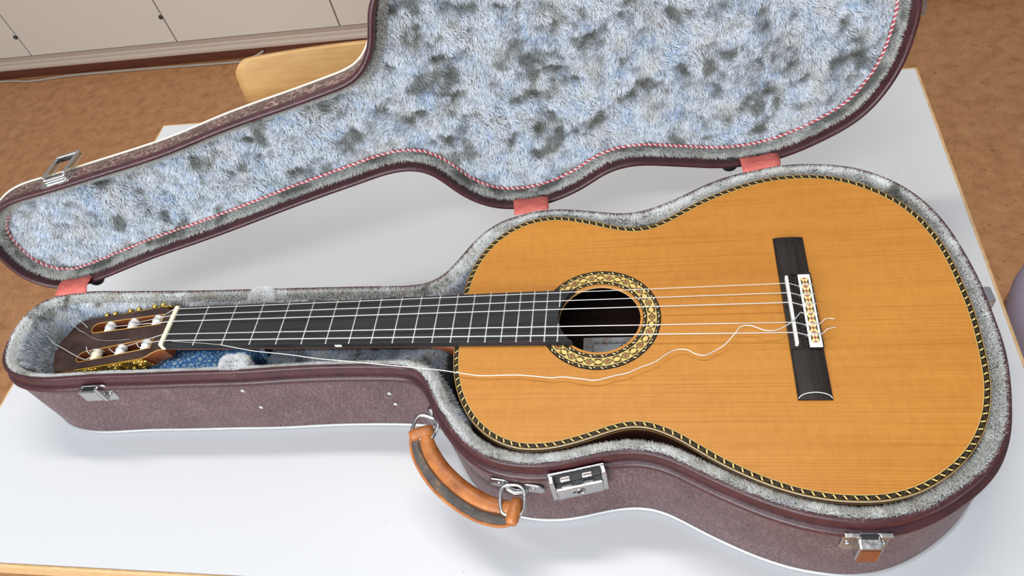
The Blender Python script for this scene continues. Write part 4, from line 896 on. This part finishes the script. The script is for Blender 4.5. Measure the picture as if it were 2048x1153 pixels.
# neck and heel
ang2 = np.linspace(math.pi, 2 * math.pi, 15); rings = []
for x in np.linspace(-0.004, 0.30, 14):
    w = hw(max(x, 0)) - 0.0008; rings.append(np.r_[np.c_[np.full(15, x), w * np.cos(ang2), 0.1208 + 0.0150 * np.sin(ang2)]])
for x, dp in ((0.308, 0.024), (0.316, 0.045), (0.322, 0.075), (0.3268, 0.092)):
    w = hw(x) - 0.0008; sh = 1 if x < 0.31 else 0.92
    rings.append(np.c_[np.full(15, x), w * sh * np.cos(ang2), 0.1208 + dp * np.sin(ang2)])
V, F = loft(rings, True, False, True); add('neck', V, F, m_maho, gt, True)
V, F = box((-0.0022, 0, 0.1254), (0.0052, 0.0535, 0.0105), 0.0012); add('nut', V, F, m_bone, gt)

# headstock, tilted back
HA_ = math.radians(11.0)
HM = Matrix(((-math.cos(HA_), 0, -math.sin(HA_), 0), (0, 1, 0, 0), (-math.sin(HA_), 0, math.cos(HA_), 0.1240), (0, 0, 0, 1)))   # local x = along the head, y across, z off the face
side = [(0.004, 0.0262), (0.012, 0.0268), (0.019, 0.0290), (0.0245, 0.0325), (0.030, 0.0345), (0.060, 0.0350), (0.110, 0.0358), (0.150, 0.0362), (0.160, 0.0360), (0.1655, 0.0300), (0.1705, 0.0205), (0.1745, 0.0125), (0.1775, 0.0062), (0.1770, 0.0035), (0.1745, 0.0)]
H2 = side + [(x, -y) for x, y in side[::-1][1:]]
H2 = np.array(H2)
def slot(sg):
    L_ = []
    def e(x, q): t_ = (x - 0.0228) / 0.109; c = 0.0162 + 0.0044 * t_; h = 0.0068 + 0.0004 * t_; return (x, sg * (c + q * h))
    L_ += [e(0.0228, -1), e(0.05, -1), e(0.09, -1), e(0.122, -1)]
    for a in np.linspace(-90, 90, 11)[1:-1]:
        t_ = 1.0; c = 0.0162 + 0.0042; L_.append((0.1245 + 0.0085 * math.cos(math.radians(a)), sg * (c + 0.0072 * math.sin(math.radians(a)))))
    L_ += [e(0.122, 1), e(0.09, 1), e(0.05, 1), e(0.0228, 1)]
    return np.array(L_)
SU, SL = slot(1), slot(-1)
hd = MB()
V, F = fill([H2, SU, SL], 0.0); hd.put(V, F, 0, HM)
V, F = fill([H2, SU, SL], -0.019); hd.put(V, [f[::-1] for f in F], 1, HM)
V, F = loft([ring3(H2, -0.019), ring3(H2, -0.0018)], True); hd.put(V, F, 1, HM)
V, F = loft([ring3(H2, -0.0018), ring3(H2, 0.0)], True); hd.put(V, F, 0, HM)
for S_ in (SU, SL):
    V, F = loft([ring3(S_, -0.019), ring3(S_, 0.0)], True); hd.put(V, F, 1, HM)
hdo = hd.build('headstock', [m_head, m_maho], gt)
for S_ in (SU, SL):
    V, F = tube(ring3(S_, 0.0002), 0.00045, 6, True); MB().put(V, F, 0, HM).build('slot_line', m_goldline, hdo, True)
V, F = tube(ring3(np.array([q for q in H2 if q[0] < 0.155 and q[1] < 0]), -0.0018), 0.0005, 6); MB().put(V, F, 0, HM).build('edge_line', m_goldline, hdo, True)
# rollers with string windings
for sg in (1, -1):
    for k, x in enumerate((0.0338, 0.0709, 0.1078)):
        t_ = (x - 0.0228) / 0.109; c = sg * (0.0162 + 0.0044 * t_); h = 0.0068 + 0.0004 * t_
        ang3 = np.linspace(0, 2 * math.pi, 18, endpoint=False); rings = []
        for y, r_ in ((-h, 0.0052), (-h * 0.6, 0.0054), (0.0, 0.0058), (h * 0.5, 0.0056), (h, 0.0054)): rings.append(np.c_[x + r_ * np.cos(ang3), np.full(18, c + y), -0.0042 + r_ * np.sin(ang3)])
        V, F = loft(rings, True, False, True); rl = MB().put(V, F, 0, HM).build('string_roller', m_bone if (sg == -1 and k == 2) else m_ivory, gt, True)
        if sg == 1 or k < 2:
            wd = MB()
            for j in range(4):
                yy = c + (-0.1 + 0.14 * j) * h
                V, F = tube([(x + 0.0061 * math.cos(a), yy + 0.0002 * math.sin(a), -0.0042 + 0.0061 * math.sin(a)) for a in np.linspace(0, 2 * math.pi, 16, endpoint=False)], 0.00032, 5, True); wd.put(V, F, 0, HM)
            wd.build('winding', m_wound if sg == -1 else m_string, rl, True)
# gilt tuner plates, gears and buttons
for sg in (1, -1):
    mp_ = MB()
    yy = sg * 0.0362
    mp_.put(*box((0.080, yy, -0.0095), (0.104, 0.0016, 0.0150), 0.0005), 0, HM)
    pl = mp_.build('tuner_plate', m_gold, gt)
    bdm = MB()
    for k in range(34): bdm.put(*ball((0.030 + k * 0.0030, yy + sg * 0.0004, -0.0018), 0.0010, (1, 1, 1), 8, 5), 0, HM)
    bdm.build('beaded_edge', m_gold, pl, True)
    for x in (0.0338, 0.0709, 0.1078):
        orn = MB()
        for q in range(8):
            a = q * math.pi / 4; orn.put(*ball((x + 0.0042 * math.cos(a), yy + sg * 0.0018, -0.0078 + 0.0042 * math.sin(a)), 0.0024, (1.2, 0.6, 1.0), 8, 6), 0, HM)
        orn.put(*ball((x, yy + sg * 0.0026, -0.0078), 0.0034, (1, 0.8, 1), 10, 6), 0, HM)
        for q in (-1, 1):
            P = [(x + q * (0.006 + 0.007 * t_), yy + sg * 0.0014, -0.0078 + 0.0042 * math.sin(t_ * 5.0)) for t_ in np.linspace(0, 1, 12)]
            V, F = tube(P, np.linspace(0.0016, 0.0006, 12), 6); orn.put(V, F, 0, HM)
        orn.build('scroll_ornament', m_gold, pl, True)
        gr = MB()
        for q in (-0.0055, 0.0075): gr.put(*ball((x + 0.006 + q, yy + sg * 0.0030, -0.0010 if sg == 1 else -0.012), 0.0030, (1.1, 0.9, 0.9), 10, 7), 0, HM)
        gr.build('gear', m_gold, pl, True)
        bt = MB(); V, F = tube([(x, yy + sg * 0.004, -0.012), (x, yy + sg * 0.004, -0.026)], 0.0018, 8); bt.put(V, F, 0, HM); bt.put(*ball((x, yy + sg * 0.004, -0.030), 0.0060, (0.5, 1.0, 0.8), 12, 8), 1, HM)
        bt.build('tuning_button', [m_gold, m_ivory], pl, True)

# bridge
WG = []
def wing(y0, y1, h):
    rings = []
    for i in range(13):
        a = math.pi * i / 12; rings.append([0.66275 - 0.0147 * math.cos(a), ZS + 0.0001 + h * math.sin(a) ** 0.75])
    return rings
for sg in (1, -1):
    R = []
    for y, q in ((0.0945, 0.50), (0.0925, 0.72), (0.089, 0.9), (0.080, 1.0), (0.060, 1.0), (0.0432, 1.0)):
        R.append(np.array([(x, sg * y, ZS + (z - ZS) * q) for x, z in wing(0, 0, 0.0046)] + [(0.6774, sg * y, ZS - 0.0001), (0.6480, sg * y, ZS - 0.0001)]))
    WG.append(loft(R if sg == -1 else R[::-1], True, False, True))
mid = MB()
mid.put(*box((0.6535, 0, ZS + 0.0030), (0.0110, 0.0866, 0.0060), 0.0006), 0)
mid.put(*box((0.6618, 0, ZS + 0.0014), (0.008, 0.0866, 0.0028), 0.0003), 0)
mid.put(*box((0.6705, 0, ZS + 0.0039), (0.0126, 0.0866, 0.0078), 0.0006), 0)
bro = mid.build('bridge', m_bridge, gt)
for V, F in WG: add('bridge_wing', V, F, m_bridge, bro)
V, F = box((0.6535, -0.002, ZS + 0.0075), (0.0028, 0.079, 0.0075), 0.0008); add('saddle', V, F, m_ivory, bro)
for sg in (1, -1):
    V, F = tube([(0.66275 + 0.0140 * math.sin(q), sg * (0.0888 - 0.0042 * (1 - math.cos(q)) * -1.2), ZS + 0.0001 + 0.0046 * max(0.0, math.cos(q)) ** 0.75 * 0.93) for q in np.linspace(-1.45, 1.45, 20)], 0.00035, 5)
    add('wing_line', V, F, m_ivory if sg == -1 else m_bridge, bro, True)
# tie block plate with mosaic tiles
tp = MB(); zt = ZS + 0.0080
tp.put(*box((0.6698, -0.002, zt), (0.0112, 0.0842, 0.0014), 0.0005), 0)
tpo = tp.build('tie_block_plate', m_ivory, bro)
for k in range(7):
    cy = -0.002 - 0.0375 + 0.0052 + k * 0.01075; cx = 0.6698; w, h = 0.0036, 0.0053; z1 = zt + 0.00085
    tl = MB(); quad = lambda P, mi, dz: tl.put([(cx + a * w, cy + b * h, z1 + dz) for a, b in P], [tuple(range(len(P)))], mi)
    quad([(-1, -1), (1, -1), (1, 1), (-1, 1)], 0, 0)
    for s1 in (1, -1):
        quad([(s1, -0.75), (s1 * 0.45, 0), (s1, 0.75)][::1 if s1 == 1 else -1][::-1], 1, 4e-5)
        quad([(s1 * 0.95, -0.5), (s1 * 0.62, 0), (s1 * 0.95, 0.5)][::1 if s1 == 1 else -1][::-1], 3, 7e-5)
    quad([(0, -0.55), (0.2, -0.16), (0.5, 0), (0.2, 0.16), (0, 0.55), (-0.2, 0.16), (-0.5, 0), (-0.2, -0.16)], 2, 8e-5)
    for s1 in (1, -1): quad([(-0.7, s1 * 0.98), (0, s1 * 0.62), (0.7, s1 * 0.98)][::-s1], 2, 6e-5)
    tl.build('mosaic_tile', [m_inl_c, m_inl_b, m_inl_r, m_inl_k], tpo)

# strings
ny_ = [0.0215 - 0.0086 * k for k in range(6)]; sy_ = [0.02875 - 0.0115 * k - 0.0015 for k in range(6)]
rad = [0.00035, 0.00040, 0.00047, 0.00042, 0.00045, 0.00052]
hpt = lambda s_, y, z: tuple(HM @ Vector((s_, y, z)))
rx = {0: (0.0338, 1), 1: (0.0709, 1), 2: (0.1078, 1), 4: (0.0709, -1), 5: (0.0338, -1)}
for k in (0, 1, 2, 4, 5):
    s_, sg = rx[k]; t_ = (s_ - 0.0228) / 0.109; ry_ = sg * (0.0162 + 0.0044 * t_ - 0.001)
    P = [hpt(s_ - 0.001, ry_, 0.0004), (-0.0048, ny_[k], 0.1302), (0.0, ny_[k], 0.1310), (0.30, ny_[k] + (sy_[k] - ny_[k]) * 0.30 / 0.653, 0.1321), (0.6535, sy_[k], 0.1328)]
    P += [(0.6545, sy_[k], 0.1326), (0.6632, sy_[k], 0.1282), (0.6642, sy_[k], 0.1278)]
    V, F = tube(P, rad[k], 8); so = add('string', V, F, m_string if k < 3 else m_wound, gt, True)
    # knot over the tie block
    kz = ZS + 0.0092
    kn = MB()
    V, F = tube([(0.6635, sy_[k] - 0.0008, 0.1262), (0.6640, sy_[k], kz - 0.001), (0.6660, sy_[k], kz + 0.0001), (0.6735, sy_[k] + 0.0006, kz + 0.0001), (0.6762, sy_[k] + 0.0004, kz - 0.0008), (0.6772, sy_[k] - 0.0006, 0.1262)], rad[k] * 0.9, 6); kn.put(V, F)
    V, F = tube([(0.6642, sy_[k] + 0.0010, kz - 0.0008), (0.6665, sy_[k] - 0.0012, kz + 0.0002), (0.6740, sy_[k] - 0.0010, kz + 0.0002), (0.6770, sy_[k], kz - 0.0012)], rad[k] * 0.85, 6); kn.put(V, F)
    if k >= 4:
        V, F = tube(spline([(0.6760, sy_[k], kz - 0.0006), (0.6785, sy_[k] + 0.002, kz - 0.001), (0.6810, sy_[k] + 0.004, kz + 0.0008), (0.6850, sy_[k] + (0.0046 if k == 4 else 0.0052), kz + 0.001), (0.6895, sy_[k] + (0.0036 if k == 4 else 0.0058), kz + 0.001)], 20), rad[k] * 0.8, 6); kn.put(V, F)
    kn.build('string_knot', m_string if k < 3 else m_wound, so, True)
BRK = [(0.6640, -0.0072, 0.1300), (0.6604, -0.0075, 0.1318), (0.6546, -0.0155, 0.1335), (0.649, -0.0206, 0.1335), (0.6375, -0.027, 0.133), (0.6268, -0.0275, 0.1335), (0.6153, -0.0222, 0.1335), (0.6059, -0.0226, 0.1335), (0.599, -0.0308, 0.1325), (0.5903, -0.0393, 0.129), (0.581, -0.0448, 0.127), (0.5717, -0.0496, 0.127), (0.5635, -0.0480, 0.127), (0.5557, -0.0432, 0.127), (0.5463, -0.043, 0.127), (0.5366, -0.0484, 0.128), (0.5256, -0.057, 0.128), (0.5125, -0.0625, 0.128), (0.5016, -0.068, 0.128), (0.4886, -0.0712, 0.128), (0.4718, -0.0758, 0.128), (0.4596, -0.0744, 0.128), (0.4411, -0.0712, 0.127), (0.4288, -0.0719, 0.127), (0.4097, -0.069, 0.126), (0.392, -0.0677, 0.126), (0.3612, -0.0681, 0.126), (0.3455, -0.0659, 0.126), (0.3189, -0.0617, 0.127), (0.299, -0.0593, 0.127), (0.2519, -0.0536, 0.127), (0.2195, -0.0496, 0.127), (0.1869, -0.0465, 0.128), (0.1532, -0.0415, 0.129), (0.1184, -0.0371, 0.129), (0.1007, -0.0341, 0.1295), (0.0708, -0.0279, 0.1298)]
V, F = tube(spline(BRK, 260), 0.00050, 8); bs = add('broken_string', V, F, m_wound, gt, True); bs['label'] = 'snapped silver string curling over the top'
V, F = tube(spline([(0.0708, -0.0279, 0.1298), (0.0455, -0.0251, 0.1300), (0.0117, -0.0226, 0.1306)], 30), 0.00022, 5); add('string_core', V, F, m_string, bs, True)
kz = ZS + 0.0092
V, F = tube([(0.6640, -0.0072, 0.1295), (0.6660, -0.0066, kz), (0.6740, -0.0062, kz), (0.6768, -0.0066, kz - 0.002)], 0.00045, 6); add('string_knot', V, F, m_wound, bs, True)
# loose end left on the last bass roller
cS = -(0.0162 + 0.0034)
P = [(0.1060 + 0.004, cS - 0.004, 0.001), (0.1164, -0.0262, 0.002), (0.1388, -0.0166, 0.004), (0.160, -0.006, 0.005), (0.1793, 0.0034, 0.005), (0.196, 0.0150, 0.006), (0.2081, 0.0225, 0.007), (0.2169, 0.0268, 0.006)]
V, F = tube(spline(P, 60), 0.00055, 8); ls = MB(); ls.put(V, F, 0, HM)
for j, r_ in enumerate((0.0066, 0.0085)):
    P = [(0.1078 + r_ * math.cos(a) * 1.05, cS + 0.0015 * j + 0.004 * math.sin(a * 0.5), -0.0040 + r_ * math.sin(a) * 0.9) for a in np.linspace(-0.4, math.pi + 0.3, 22)]
    V, F = tube(P, 0.00048, 6); ls.put(V, F, 0, HM)
V, F = tube(spline([(0.1140, cS + 0.001, 0.001), (0.1165, cS + 0.004, 0.004), (0.1178, cS + 0.0085, 0.006)], 14), 0.00048, 6); ls.put(V, F, 0, HM)
ls.build('loose_string_end', m_wound, gt, True)
P = [(0.2284, 0.0539, 0.006), (0.2117, 0.0549, 0.007), (0.1963, 0.0507, 0.007), (0.1755, 0.0373, 0.006), (0.1534, 0.0211, 0.003), (0.1399, 0.0146, 0.0012), (0.120, 0.004, 0.0008), (0.095, -0.003, 0.0008), (0.060, -0.006, 0.0008)]
V, F = tube(spline(P, 60), np.r_[np.full(36, 0.00030), np.full(24, 0.00014)], 6); MB().put(V, F, 0, HM).build('treble_string_tail', m_string, gt, True)
V, F = tube(spline([(0.166, 0.0400, 0.004), (0.158, 0.0345, 0.003), (0.148, 0.0280, 0.001), (0.140, 0.0215, -0.001)], 20), 0.0004, 6); MB().put(V, F, 0, HM).build('treble_string_tail', m_string, gt, True)
for k, (s_, dx) in enumerate(((0.0709, 0.013), (0.0338, 0.010))):
    cc = -(0.0162 + 0.0044 * (s_ - 0.0228) / 0.109)
    V, F = tube(spline([(s_ + 0.002, cc - 0.004, 0.0004), (s_ + 0.006, cc - 0.003, 0.001), (s_ + dx, cc + 0.002, 0.003)], 14), 0.0005, 6); MB().put(V, F, 0, HM).build('bass_string_tail', m_wound, gt, True)
